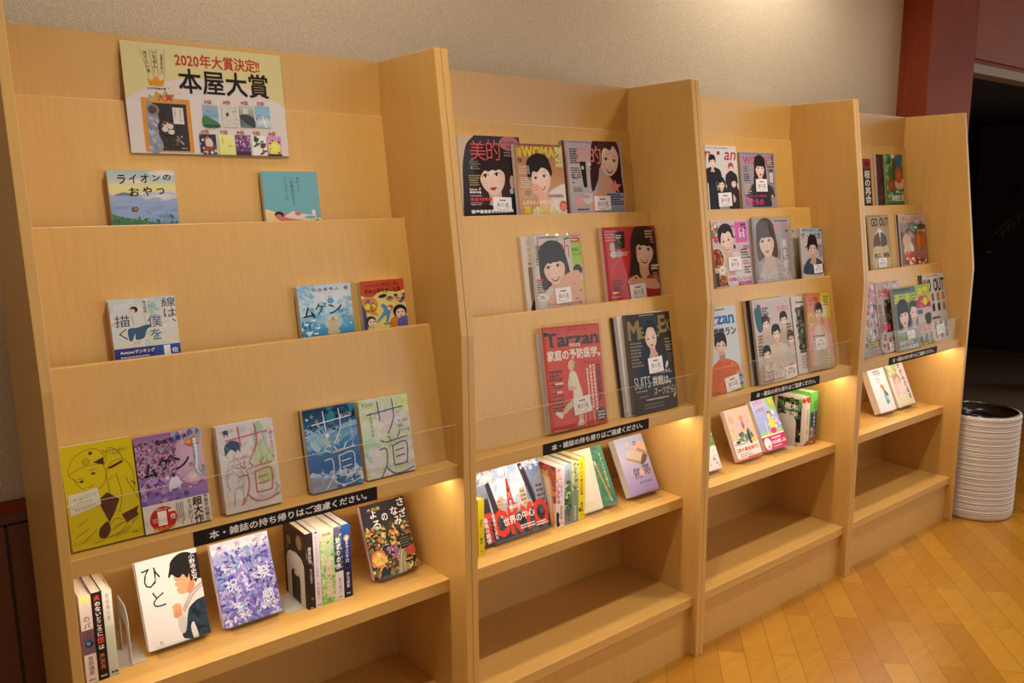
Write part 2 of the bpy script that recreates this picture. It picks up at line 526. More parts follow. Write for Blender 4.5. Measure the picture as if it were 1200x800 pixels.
    def kv(s, x, y, h, n, lw, c, fill=0.6):
        for i in range(n):
            yy = y; end = y + h * (0.7 + 0.3 * s.rnd.random())
            while yy < end:
                L = lw * (0.35 + 0.5 * s.rnd.random())
                s.raw([(x - i * lw, yy), (x - i * lw + lw * fill, yy), (x - i * lw + lw * fill, yy + L), (x - i * lw, yy + L)], c, False); yy += L + lw * 0.18
        s.z += s.DZ
    def sp(s, n, x, y, w, h, a, b, pal, stretch=1.0, rot=None, seed=1):
        """dabs of paint scattered over an area"""
        rn = random.Random(seed * 77 + n)
        for i in range(n):
            r_ = rn.uniform(a, b); st = 1 + (stretch - 1) * rn.random()
            s.e(x + rn.random() * w, y + rn.random() * h, r_ * st, r_ / st ** 0.5, rn.choice(pal), rn.uniform(0, 180) if rot is None else rot + rn.uniform(-15, 15), 7, False)
            s.z += s.DZ * 0.08
        s.z += s.DZ

def face(A, cx, cy, s, skin='ecc6ab', hair='2b1d1a', style='long', tilt=0, turn=0.0, smile=0, cloth=None, lip='b0524e', neck=True, detail=2):
    ca, sa = math.cos(R(tilt)), math.sin(R(tilt))
    def tr(pts):
        return [(cx + s * (a * ca - b * sa), cy + s * A.asp * (a * sa + b * ca)) for a, b in pts]
    sk = mixc(skin, 'fff0e6', 0.38); shade = mixc(sk, (sk[0] * 0.62, sk[1] * 0.45, sk[2] * 0.38), 0.55); hi = mixc(sk, 'ffffff', 0.18)
    hr = hx(hair); hr2 = mixc(hr, (hr[0] * 2.2 + 0.02, hr[1] * 2 + 0.012, hr[2] * 2 + 0.01), 0.7)
    if style == 'long':
        A.fan(tr([(-1.2, -.5), (-.95, -1.35), (0, -1.72), (.95, -1.35), (1.2, -.5), (1.35, 1), (1.5, 2.6), (.5, 2.8), (-.5, 2.8), (-1.5, 2.6), (-1.35, 1)]), hr, hr2, tr([(.1, -.9)])[0])
    elif style == 'bob':
        A.fan(tr([(-1.2, -.5), (-.95, -1.35), (0, -1.72), (.95, -1.35), (1.2, -.5), (1.3, .6), (1.15, 1.35), (.5, 1.2), (-.5, 1.2), (-1.2, 1.4), (-1.32, .6)]), hr, hr2, tr([(.1, -.9)])[0])
    if neck:
        A.s(tr([(-.42, .7), (.42, .7), (.45, 1.5), (.7, 2.1), (-.7, 2.1), (-.45, 1.5)]), shade)
    if cloth:
        A.s(tr([(-2.7, 3.8), (-2.35, 2.5), (-1.5, 2.0), (-.5, 1.72), (0, 2.15), (.5, 1.72), (1.5, 2.0), (2.35, 2.5), (2.7, 3.8)]), cloth)
    if style in ('short', 'man', 'tied', 'cap'):
        A.fan(tr([(-1.08, .15), (-1.2, -.6), (-.92, -1.4), (0, -1.72), (.92, -1.42), (1.2, -.6), (1.08, .15), (0, .3)]), hr, hr2, tr([(.1, -1.0)])[0])
        A.e(*tr([(-.95, .12)])[0], .16 * s, .27 * s, shade); A.e(*tr([(.95, .12)])[0], .16 * s, .27 * s, sk)
    if style == 'tied':
        A.e(*tr([(.75, -1.35)])[0], .5 * s, .45 * s, hr)
    d = turn * 0.25
    A.fan(tr([(-.9, -.5), (-.93, .1), (-.8, .62), (-.42, 1.05), (d * .6, 1.22), (.42, 1.05), (.8, .62), (.93, .1), (.9, -.5), (.6, -1.15), (0, -1.3), (-.6, -1.15)]), mixc(sk, shade, .32), hi, tr([(d + .05, .1)])[0])
    # fringe
    if style in ('long', 'bob'):
        A.s(tr([(-1.0, .15), (-1.12, -.7), (-.75, -1.4), (0, -1.6), (.75, -1.4), (1.12, -.7), (1.0, .35), (.88, -.02), (.6, -.24), (.3, -.2), (.05, -.27), (-.25, -.2), (-.5, -.28), (-.8, -.05)]), hr)
    elif style == 'short':
        A.s(tr([(-1.02, .25), (-1.14, -.7), (-.75, -1.45), (0, -1.62), (.8, -1.42), (1.14, -.7), (1.02, .3), (.82, -.3), (.3, -.62), (-.2, -.38), (-.62, -.48), (-.86, -.1)]), hr)
    elif style in ('man', 'tied'):
        A.s(tr([(-.96, .0), (-1.1, -.7), (-.75, -1.45), (0, -1.65), (.8, -1.45), (1.1, -.7), (.96, .0), (.85, -.5), (.5, -.85), (.0, -.72), (-.45, -.9), (-.82, -.45)]), hr)
    # features
    ey = 0.02
    for q in (-1, 1):
        ex = q * .42 + d
        if detail > 1:
            A.e(*tr([(ex, ey)])[0], .2 * s, .085 * s * A.asp, 'f2ece6', tilt, 12)
        A.e(*tr([(ex + turn * .05, ey)])[0], .1 * s, .105 * s * A.asp, '24140f', tilt, 10)
        A.l(tr([(ex - .24, ey + .02), (ex, ey - .11), (ex + .24, ey + .0)]), .055 * s, '2a1814')
        if style not in ('long', 'bob'):
            A.l(tr([(ex - .25, ey - .28), (ex, ey - .36), (ex + .25, ey - .29)]), .045 * s, mixc(hr, sk, .4))
    if detail > 1:
        A.s(tr([(d + .02, .1), (d + .16, .46), (d + .02, .56), (d - .12, .5)]), mixc(sk, shade, .16))
        A.l(tr([(d - .1, .53), (d + .02, .57), (d + .14, .52)]), .04 * s, mixc(sk, shade, .7))
        A.e(*tr([(d - .5, .45)])[0], .2 * s, .13 * s, mixc(sk, 'd77a6a', .18), tilt, 12); A.e(*tr([(d + .5, .45)])[0], .2 * s, .13 * s, mixc(sk, 'd77a6a', .18), tilt, 12)
    if smile:
        A.s(tr([(d - .36, .72), (d, .78), (d + .36, .72), (d + .2, .95), (d, 1.0), (d - .2, .95)]), lip)
        A.s(tr([(d - .28, .76), (d, .81), (d + .28, .76), (d + .14, .86), (d, .89), (d - .14, .86)]), 'f4efe9')
    else:
        A.s(tr([(d - .27, .78), (d - .08, .72), (d, .75), (d + .08, .72), (d + .27, .78), (d + .1, .9), (d, .92), (d - .1, .9)]), lip)

def art_mesh(mb, A, fn):
    mb.add([fn(*p) for p in A.v], A.f, list(A.c))

# ------------------------------------------------------------------ books and magazines
STICK = None
def sticker_art():
    A = Art(0.05, 0.04, 'efe9ea')
    A.k(34, 14, 30, 1, 14, '4a3f40'); A.t('美の湯', 18, 30, 64, 26, '6a5d5e', 0.0)
    A.l([(14, 58), (35, 70), (62, 69), (88, 54)], 2.2, 'a89c9c')
    return A
def add_sticker(root, w, h, Tk, u, v, sw, sh, rot=0):
    global STICK
    if STICK is None:
        STICK = sticker_art()
    A = STICK; mb = MB()
    cx = (u / 100 - 0.5) * w; cz = h - v * w / 100; ca, sa = math.cos(R(rot)), math.sin(R(rot)); y0 = -Tk - 0.0021
    def fn(a, b, z):
        x = (a / 100 - .5) * sw; zz = (.5 - b / A.H) * sh
        return (cx + x * ca - zz * sa, y0 - 0.0003 - z, cz + x * sa + zz * ca)
    q = [fn(0, 0, 0), fn(100, 0, 0), fn(100, A.H, 0), fn(0, A.H, 0)]
    mb.add([(p[0], y0 + dy, p[2]) for dy in (0.0, -0.0003) for p in q], [(0, 1, 2, 3), (7, 6, 5, 4), (0, 4, 5, 1), (1, 5, 6, 2), (2, 6, 7, 3), (3, 7, 4, 0)], hx('efe9ea'))
    art_mesh(mb, A, fn)
    o = mb.build('library_label', 'matte', root); o['label'] = 'white stamped library label'

def book_at(A, name, label, cat, mat4, w, h, Tk, spine='R', spine_c=None, back_c=None, hard=True, group=None, sleeve=0, stickers=(), paper='print', edge=None):
    """closed volume lying in its own frame: x across, z up the cover, -y towards the reader"""
    root = empty(name, label, cat, mat4, group)
    ct = 0.0011 if hard else 0.0005; ins = 0.0015 if hard else 0.0004
    bgc = A.bg if edge is None else hx(edge)
    mb = MB().box(-w / 2, w / 2, -Tk, -Tk + ct, 0, h, bgc)
    art_mesh(mb, A, lambda u, v, z: ((u / 100 - .5) * w, -Tk - z, h * (1 - v / A.H)))
    mb.build('front_cover', paper, root)
    MB().box(-w / 2, w / 2, -ct, 0, 0, h, hx(back_c) if back_c else bgc).build('back_cover', paper, root)
    sx = 1 if spine == 'R' else -1
    px = sorted((sx * (w / 2 - ct), -sx * (w / 2 - ins)))
    MB().box(px[0], px[1], -Tk + ct, -ct, ins, h - ins).build('page_block', 'pages', root)
    px = sorted((sx * w / 2, sx * (w / 2 - ct)))
    MB().box(px[0], px[1], -Tk + ct, -ct, 0, h, hx(spine_c) if spine_c else bgc).build('spine', paper, root)
    for sk in stickers:
        add_sticker(root, w, h, Tk, sk[0], sk[1] * getattr(A, 'k_', 1), sk[2] * 1.25, sk[3] * 1.1, *sk[4:])
    if sleeve:
        mb = MB(); n = 14; x0, x1 = -w / 2 - 0.004, w / 2 + 0.004; vs = []
        for i in range(n + 1):
            for j in range(n + 1):
                x = x0 + (x1 - x0) * i / n; z = -0.0005 + (h + sleeve) * j / n
                y = -Tk - 0.0046 - 0.0011 * math.sin(i * 0.9 + j * 0.35) - 0.0006 * math.sin(j * 1.7 + i * 0.3)
                vs.append((x, y, z))
        fs = [(i * (n + 1) + j, (i + 1) * (n + 1) + j, (i + 1) * (n + 1) + j + 1, i * (n + 1) + j + 1) for i in range(n) for j in range(n)]
        mb.add(vs, fs)
        o = mb.build('plastic_sleeve', 'film', root, smooth=True); o['label'] = 'clear plastic sleeve'
        sm = o.modifiers.new('thickness', 'SOLIDIFY'); sm.thickness = 0.0002
    return root

def tier_mat(k, xc, d0, roll, w):
    """rests on the trough of a display tier, leaning on the board; d0 = thickness of what is behind"""
    y0, z0, a, zf = TIERS[k]
    lift = 0.0006 + abs(math.sin(R(roll))) * w / 2
    return Matrix.Translation((xc, tier_y(k, zf) - (d0 + 0.0008) / math.cos(R(a)) + lift * math.tan(R(a)), zf + lift)) @ Matrix.Rotation(-R(a), 4, 'X') @ Matrix.Rotation(R(roll), 4, 'Y')
def on_tier(A, k, xl, label, d0=0.0, roll=0, kind='magazine', Tk=0.02, w=None, h=None, cat=None, **kw):
    w, h = A.w, A.h
    hard = kind == 'book'
    return book_at(A, kind, label, cat or kind, tier_mat(k, xl + w / 2, d0, roll, w), w, h, Tk, hard=hard, **kw)

SHELF_Z = 0.5237
def on_stand(A, xl, yf, tilt, label, stand_label, Tk=0.018, stand_w=None, kind='book', make_stand=True, **kw):
    """a book leaning back on a clear acrylic easel standing on the middle shelf"""
    w, h = A.w, A.h; a = R(tilt); zb = SHELF_Z + 0.0054; yb = yf + Tk * math.cos(a)
    m4 = Matrix.Translation((xl + w / 2, yb, zb)) @ Matrix.Rotation(-a, 4, 'X')
    b = book_at(A, kind, label, kind, m4, w, h, Tk, hard=(kind == 'book'), **kw)
    if not make_stand:
        return b
    sw = stand_w or w * 0.8
    easel(xl + w / 2, yb, zb, a, sw, Tk, min(h * 0.72, 0.14), stand_label)
    return b
def easel(xc, yb, zb, a, sw, Tk, hb, label):
    m4 = Matrix.Translation((xc, yb, zb)) @ Matrix.Rotation(-a, 4, 'X')
    s = empty('display_stand', label, 'display stand', Matrix.Translation((xc, yb, SHELF_Z)), 'clear acrylic book stands on the middle shelves')
    inv = Matrix.Translation((-xc, -yb, -SHELF_Z)) @ m4
    def part(name, x0, x1, y0, y1, z0, z1, mat='acrylic', fr=inv):
        mb = MB().box(x0, x1, y0, y1, z0, z1); mb.v = [tuple(fr @ Vector(v)) for v in mb.v]
        return mb.build(name, mat, s)
    part('back_rest', -sw / 2, sw / 2, 0.0008, 0.0030, -0.0035, hb)
    part('ledge', -sw / 2, sw / 2, -Tk - 0.0070, 0.0030, -0.0034, -0.0010)
    part('lip', -sw / 2, sw / 2, -Tk - 0.0092, -Tk - 0.0070, -0.0034, 0.0065)
    ident = Matrix.Identity(4)
    yfr = -(Tk + 0.0085) * math.cos(a)
    part('base_plate', -sw / 2, sw / 2, yfr - 0.016, -0.006, 0.0003, 0.0022, fr=ident)
    part('front_edge', -sw / 2, sw / 2, yfr - 0.0172, yfr - 0.016, 0.0003, 0.0024, 'acrylic_edge', ident)
    part('foot', -sw / 2, sw / 2, yfr, yfr + 0.002, 0.0022, 0.0050 + (Tk + 0.006) * math.sin(a) * 0.7, 'acrylic', ident)
    # the rear leg drops from the top of the rest to the shelf
    top = Vector((0, (hb - 0.01) * math.sin(a) + 0.004, 0.0054 + (hb - 0.01) * math.cos(a)))
    ang = math.atan2(0.032, top.z); L = top.z / math.cos(ang) - 0.001
    fr = Matrix.Translation((0, top.y, 0.0)) @ Matrix.Translation((0, 0.034, 0.001)) @ Matrix.Rotation(ang, 4, 'X')
    part('support_leg', -sw / 4, sw / 4, 0.0, 0.0022, 0.0, L, fr=fr)

def upright(label, x0, x1, yf, h, spine_art, dep=0.128, cover_art=None, cover_c=None, group=None, tilt=0):
    """a book standing upright with its spine to the reader and its front cover to the left"""
    wd = x1 - x0
    m4 = Matrix.Translation(((x0 + x1) / 2, yf, SHELF_Z + 0.0006))
    root = empty('book', label, 'book', m4, group)
    cc = hx(cover_c) if cover_c else spine_art.bg
    mb = MB().box(-wd / 2, wd / 2, 0, 0.0011, 0, h, spine_art.bg)
    art_mesh(mb, spine_art, lambda u, v, z: ((u / 100 - .5) * wd, -z, h * (1 - v / spine_art.H)))
    mb.build('spine', 'print', root)
    mb = MB().box(-wd / 2, -wd / 2 + 0.0011, 0.0011, dep, 0, h, cc)
    if cover_art:
        art_mesh(mb, cover_art, lambda u, v, z: (-wd / 2 - z, dep * (1 - u / 100), h * (1 - v / cover_art.H)))
    mb.build('front_cover', 'print', root)
    MB().box(wd / 2 - 0.0011, wd / 2, 0.0011, dep, 0, h, cc).build('back_cover', 'print', root)
    MB().box(-wd / 2 + 0.0011, wd / 2 - 0.0011, 0.0011, dep - 0.004, 0.003, h - 0.003).build('page_block', 'pages_upright', root)
    return root
def bookend(x, yf, h, dep, base0, base1, label, cut=True):
    root = empty('bookend', label, 'bookend', Matrix.Translation((x, yf, SHELF_Z + 0.0004)), 'grey steel bookends on the middle shelves')
    # an upright plate with rounded top corners and an arched opening, bent into a flat foot
    n = 8; rr = 0.03; out = [(0, 0.0)]
    out += [(0, h - rr)] + [(rr - rr * math.cos(t * math.pi / 2 / n), h - rr + rr * math.sin(t * math.pi / 2 / n)) for t in range(1, n + 1)]
    out += [(dep - rr + rr * math.sin(t * math.pi / 2 / n), h - rr + rr * math.cos(t * math.pi / 2 / n)) for t in range(n + 1)] + [(dep, 0)]
    if cut:
        a0, a1, ht = dep * 0.24, dep * 0.78, h * 0.72; r2 = (a1 - a0) / 2; m = 10
        arch = [(a1, 0.0), (a1, ht - r2)] + [((a0 + a1) / 2 + r2 * math.cos(math.pi * t / m), ht - r2 + r2 * 0.8 * math.sin(math.pi * t / m)) for t in range(1, m)] + [(a0, ht - r2), (a0, 0.0)]
        out += arch
    mb = MB().prism_x(out, -0.0007, 0.0007)
    mb.build('upright_plate', 'metal', root)
    MB().box(base0 - x, base1 - x, 0.004, dep, 0.0, 0.0009).build('foot_plate', 'metal', root)
    return root

# ------------------------------------------------------------------ the four bookcases
CASES = ['leftmost beech bookcase, the one with the award poster on top',
         'beech bookcase holding the red magazines, second from the left',
         'beech bookcase between the red-magazine one and the last one, third from the left',
         'farthest beech bookcase, at the right end beside the ribbed white bin']
def bookcase(k):
    root = empty('bookcase', CASES[k], 'bookcase', Matrix.Translation((k * W, 0, 0)), 'row of beech bookcases along the wall')
    prof = [(0.012, 0), (-DB, 0), (-DB, ZB), (-DT, H), (0.012, H)]
    xl = 0.0142 if k == 0 else 0.0005
    xa = xl + T if k == 0 else T
    xb = W - T
    MB().prism_x(prof, xl, xa).build('side_panel', 'beech_edge' if False else 'beech_upright', root, bevel=0.0012)
    MB().prism_x(prof, xb, W - 0.0005).build('side_panel', 'beech_upright', root, bevel=0.0012)
    xa += 0.0002; xb -= 0.0002
    MB().box(xa, xb, 0.0, 0.011, 0.0, H).build('back_panel', 'beech_upright', root)
    for i in (1, 2, 3):
        y0, z0, a, zf = TIERS[i]; th = 0.0075 if i == 1 else 0.018
        zb = zf + 0.0002 if i == 3 else zf - 0.0148
        yb = y0 - (z0 - zb) * math.tan(R(a))
        MB().prism_x([(y0, z0), (yb, zb), (yb + th, zb), (y0 + th, z0)], xa, xb).build('display_board', 'beech_upright', root, bevel=0.0008)
    for i in (1, 2):
        zf = TIERS[i][3]; y1 = tier_y(i, zf); y2 = tier_y(i + 1, zf) + 0.0182
        MB().box(xa, xb, y2, y1, zf - 0.0148, zf).build('trough_floor', 'beech_long', root)
    MB().box(xa, xb, -0.3199, 0.0, 0.8043, 0.8380).build('display_ledge', 'beech_long', root, bevel=0.0008)
    MB().box(xa, xb, -0.2697, 0.0, 0.4905, SHELF_Z).build('shelf', 'beech_long', root, bevel=0.0008)
    MB().box(xa, xb, -0.3239, 0.0, 0.1705, 0.2009).build('shelf', 'beech_long', root, bevel=0.0008)
    MB().box(xa, xb, -0.3100, -0.2950, 0.0, 0.1705).build('kick_board', 'beech_upright', root)
    g = MB().box(xa + 0.001, xb - 0.004, -0.3160, -0.3132, 0.8382, 0.9385).build('acrylic_guard', 'acrylic', root)
    g['label'] = 'clear acrylic guard along the display ledge'
    e = MB().box(xa + 0.001, xb - 0.004, -0.3160, -0.3132, 0.9385, 0.9393)
    e.box(xb - 0.004, xb - 0.0032, -0.3160, -0.3132, 0.8382, 0.9393)
    e.build('polished_edge', 'acrylic_edge', g)
    ls = MB().box(xa + 0.008, xb - 0.008, -0.276, -0.258, 0.8003, 0.8042).build('light_strip', 'led', root)
    ls['label'] = 'glowing warm light strip under the ledge'
    # the notice
    sw, sh = 0.407, 0.031
    A = Art(sw, sh, '231d1a'); A.t('本・雑誌の持ち帰りはご遠慮ください。', 7.5, 1.6, 86, 4.2, 'e9e4dc', 0.018)
    mb = MB().box(0.25, 0.25 + sw, -0.3206, -0.3200, 0.8049, 0.8049 + sh, A.bg)
    art_mesh(mb, A, lambda u, v, z: (0.25 + u / 100 * sw, -0.3206 - z, 0.8049 + sh - v * sw / 100))
    n = mb.build('notice_strip', 'matte', root); n['label'] = 'black notice strip with white lettering'
    return root
for k in range(4):
    bookcase(k)

# ------------------------------------------------------------------ the ribbed waste bin
def waste_bin():
    cx, cy, hb = 3.80, -0.34, 0.485
    root = empty('waste_bin', 'ribbed off-white round waste bin standing at the end of the bookcases', 'waste bin', Matrix.Translation((cx, cy, 0)))
    prof = [(0.10, 0.002), (0.160, 0.002), (0.166, 0.010), (0.168, 0.024)]
    z = 0.03; n = 52
    for i in range(n):
        z0 = 0.03 + i * (hb - 0.055) / n; dz = (hb - 0.055) / n
        wob = 0.0008 * math.sin(i * 2.3)
        prof += [(0.1668 + wob, z0 + dz * 0.08), (0.1687 + wob, z0 + dz * 0.35), (0.1687 + wob, z0 + dz * 0.65), (0.1668 + wob, z0 + dz * 0.92)]
    prof += [(0.168, hb - 0.022), (0.170, hb - 0.008), (0.167, hb), (0.160, hb), (0.157, hb - 0.004), (0.157, 0.02), (0.0, 0.02)]
    MB().lathe(prof, n=96).build('body', 'stone', root, smooth=True)
    MB().lathe([(0.1565, hb - 0.006), (0.1565, hb + 0.003), (0.153, hb + 0.004), (0.151, hb - 0.002), (0.151, hb - 0.006)], n=96).build('rim', 'chrome', root, smooth=True)
    li = MB().lathe([(0.1508, hb - 0.004), (0.148, hb - 0.03), (0.130, hb - 0.045), (0.085, hb - 0.048), (0.078, hb - 0.040), (0.074, hb - 0.048), (0.073, hb - 0.30), (0.0, hb - 0.30)], n=96)
    li.build('inner_lid', 'black', root, smooth=True)
waste_bin()

# a palm beside the corridor door
def palm():
    px, py = 6.8, 0.3
    root = empty('potted_palm', 'dark palm with drooping fronds in the dim corridor by the door', 'plant', Matrix.Translation((px, py, 0.004)))
    MB().lathe([(0.0, 0.0), (0.13, 0.0), (0.17, 0.30), (0.18, 0.32), (0.165, 0.33), (0.155, 0.30), (0.0, 0.29)], n=32).build('pot', 'clay', root, smooth=True)
    MB().tube([(0, 0, 0.28), (0.02, 0.01, 0.7), (0.0, 0.0, 1.15)], [0.022, 0.018, 0.014], 8).build('stem', 'clay', root)
    rn = random.Random(4)
    for i in range(13):
        a = 2 * math.pi * i / 13 + rn.uniform(-.2, .2); L = rn.uniform(0.45, 0.62); up = rn.uniform(0.25, 0.6)
        pts = []
        for k in range(9):
            t = k / 8; pts.append(Vector((math.cos(a) * L * t, math.sin(a) * L * t, 1.12 + up * t * 1.6 - 1.25 * up * t * t * 1.2)))
        mb = MB().tube(pts, [0.005 - 0.0004 * k for k in range(9)], 5)
        side = Vector((-math.sin(a), math.cos(a), 0))
        for k in range(2, 17):
            t = k / 17; idx = t * 8; i0 = int(idx); p = pts[i0].lerp(pts[min(i0 + 1, 8)], idx - i0)
            for q in (-1, 1):
                tip = p + side * q * 0.16 * (1.1 - t * 0.7) + Vector((math.cos(a) * .07, math.sin(a) * .07, -0.07)); wv = Vector((math.cos(a), math.sin(a), 0)) * 0.010
                mid = p.lerp(tip, .45) + Vector((0, 0, .012))
                mb.add([p, mid + wv, tip, mid - wv], [(0, 1, 2, 3)])
        mb.build('frond', 'leaf', root)
palm()

# ------------------------------------------------------------------ the award poster
def poster():
    w, h = 0.347, 0.2295
    A = Art(w, h, 'dcd3d3')
    A.s([(-5, -5), (105, -5), (105, 34), (88, 27), (70, 22), (50, 19.5), (30, 21), (12, 27), (-5, 34)], 'd9cf9a', 8)
    A.t('2020年大賞決定!!', 31, 4.2, 54, 8.5, 'b8402a', 0.025)
    A.t('本屋大賞', 32, 13.5, 58, 15.5, '231a18', 0.022)
    for a, b, in ((11, 15), (16.5, 17.5), (20.5, 20.5), (25, 24)):
        A.l([(a, 3.8), (b, 20.0)], 0.22, '3b332c')
    A.v_('売りたい本', 13.2, 5, 2.4, 13, '2b2420', 0.02, -7); A.v_('いちばん!', 17.6, 4, 2.6, 14, '2b2420', 0.02); A.v_('全国書店員が選んだ', 22.2, 6, 1.5, 12, '2b2420', 0.01, 4)
    A.p([(14.5, 25.5), (13.6, 20.6), (16, 22.6), (18.7, 19.2), (21.2, 22.6), (24, 20.6), (22.6, 25.5)], 'd9962c')
    A.t('2020年本屋大賞', 13, 26.4, 11, 1.4, '2b2420', 0.02)
    # the winner on its orange mat
    A.r(8.5, 32.8, 29, 32.5, 'd8912a')
    A.p([(12.5, 34.5), (13.5, 30.5), (16, 32), (18, 28.2), (21, 31.2), (23.5, 27.5), (25.5, 31), (29, 29.3), (28.2, 32.2), (31, 34.5)], 'b9a763')
    A.t('大賞', 18, 30.2, 9.5, 4.2, 'b8403c', 0.03)
    for x, y in ((13.5, 27.8), (18.5, 26.3), (25.5, 26.5), (31, 29)):
        A.e(x, y, .45, .45, 'c6a94a')
    A.r(11.5, 35.8, 23.5, 28.6, '2c2622')
    A.sp(60, 18, 37, 16, 27, .3, 1.0, ['3a332e', '241e1b', '453c35'], 2, 75)
    A.s([(11.5, 36), (16, 38), (18, 46), (17, 54), (19, 60), (18, 64.4), (11.5, 64.4)], '8d93a8'); A.sp(26, 11.5, 40, 6, 23, .5, 1.4, ['9ca2b4', '7a8096', 'b3b6c2'], 2, 60)
    A.e(15, 40, 3.6, 3.4, '8a8078'); A.e(14.6, 40, 2.5, 2.4, '5a3a36')
    A.e(22.8, 50.5, 6.0, 5.4, '17130f'); A.e(22.8, 50.5, 5.0, 4.4, '3b332c')
    for x, y in ((21, 51.5), (24.2, 49.6), (24.6, 53), (21.6, 48.5)):
        A.e(x, y, 1.9, 1.6, 'd8cfc4')
    A.e(21, 47.6, 1.4, 1.2, '8d3330')
    A.sp(8, 27, 55, 4, 6, .4, .9, ['a9a29a', '8f8880'], 2, 60); A.sp(7, 20, 58, 10, 6, .4, .8, ['93302c', '6a2422'])
    A.r(26.5, 38, 6.4, 10, 'ded8d4'); A.v_('流浪の月', 30, 38.7, 1.8, 8, '6a625c'); A.v_('凪良ゆう', 27.2, 39, 1.3, 6, '6a625c')
    A.k(30, 62.6, 4, 1, .9, 'cfc8c2')
    # second to tenth place
    def thumb(x, y, w_, h_, n, nc):
        A.t(n, x + 1.4, y - 3.0, 5, 2.4, 'b0442c', 0.03); A.r(x, y, w_, h_, nc)
    thumb(45, 35, 9.8, 14, '2位', '9dbccb'); A.g(45, 35, 9.8, 8, [(0, 'a6b9c2'), (1, '6fa0c6')]); A.s([(45, 42), (50, 43.5), (54.8, 46.5), (54.8, 49), (45, 49)], '3f7a48'); A.r(45, 47.4, 9.8, 1.6, '1f4a34'); A.t('ライオンの', 46.3, 35.9, 6.5, 1.3, '1c1a1a'); A.t('おやつ', 47.2, 38.2, 5, 1.2, '1c1a1a')
    thumb(57, 34.6, 10, 14, '3位', 'd3cdc4'); A.sp(46, 57, 36, 10, 12, .2, .7, ['b1b6a6', 'c3b9a2', '8f97a6', 'ded8cc'], 2); A.e(60.6, 40.5, 1, 1.2, '3b3a40')
    thumb(68.6, 34.2, 9.6, 14, '4位', '8c8f8a'); A.g(68.6, 34.2, 9.6, 14, [(0, 'b9bcb4'), (.45, '8a8f8a'), (.6, '54585a'), (1, '6f7a78')]); A.s([(68.6, 41), (74, 40), (78.2, 43), (78.2, 48.2), (73, 46)], '3a3e40'); A.r(71, 36, 3.4, 3.6, 'c7c4b8')
    thumb(79.5, 34, 9.7, 14, '5位', '86aac4'); A.g(79.5, 34, 9.7, 14, [(0, '7fb0d4'), (.5, '93b4cc'), (.7, 'cfd8e0'), (1, '9eb2c8')]); A.sp(20, 79.5, 40, 9.7, 4, .2, .6, ['4c6a8a', '6f8ca8']); A.l([(84, 41), (86, 48)], .7, 'eef1f4')
    thumb(41.3, 53.5, 10.4, 13.5, '6位', '33304a'); A.sp(26, 41.3, 53.5, 10.4, 13.5, .5, 1.3, ['c8b9aa', '5a4a78', '2c2a48', 'a8503c', 'd8cdc0']); A.e(47, 59, 2.4, 3, 'd6c3b2'); A.e(46.4, 62.6, 3, 1.6, '9a4332')
    thumb(53.3, 53.5, 10.2, 13.5, '7位', 'd3d184'); A.g(53.3, 53.5, 10.2, 13.5, [(0, 'dcd98e'), (1, 'cfd37a')]); A.kv(55.6, 55, 5, 1, .8, '5a5a38'); A.k(59, 60, 3.4, 2, .8, '9a9a58')
    thumb(64.2, 53.3, 9.8, 13.6, '8位', '6c4a72'); A.sp(60, 64.2, 53.3, 9.8, 13.6, .25, .8, ['b48ab8', '3a2744', 'd3b6c4', '5a3f78', 'c2708a']); A.r(64.2, 63.6, 9.8, 3.3, '4a3346')
    thumb(75, 53.3, 9.6, 13.6, '9位', 'e2dcd8'); A.sp(14, 76, 54, 3.4, 6, .4, 1.1, ['3c6a48', '57804f', '2b4a3a'], 2); A.sp(14, 80, 57, 4, 8, .4, 1.2, ['3c7a4c', '57804f', '6b3a34'], 2); A.kv(79.3, 55, 8, 1, .7, '3a3430')
    thumb(85.5, 53.3, 9.6, 13.6, '10位', 'c690b4'); A.e(90.3, 61, 4.2, 4.8, 'd6d24e'); A.sp(22, 85.5, 55, 9.6, 11.6, .3, .9, ['3f2f5a', 'd6d24e', 'e4dc86', '6a3f78', 'c8587a']); A.e(90.3, 60.5, 2.6, 2.8, 'dedc76'); A.r(85.5, 65, 9.6, 1.9, '2f2238')
    a = R(5.3)
    m4 = Matrix.Translation((0.4447, -0.0262, 1.5745)) @ Matrix.Rotation(-a, 4, 'X')
    root = empty('poster', 'white and cream award poster with black headline lettering at the top of the leftmost bookcase', 'poster', m4)
    mb = MB().box(-w / 2, w / 2, -0.0006, 0, 0, h, A.bg)
    art_mesh(mb, A, lambda u, v, z: ((u / 100 - .5) * w, -0.0006 - z, h - v * w / 100))
    mb.build('printed_sheet', 'print', root)
    f = MB().box(-w / 2 - 0.002, w / 2 + 0.002, -0.0022, -0.0018, -0.002, h + 0.001)
    o = f.build('laminating_film', 'film', root); o['label'] = 'clear laminating film'
poster()

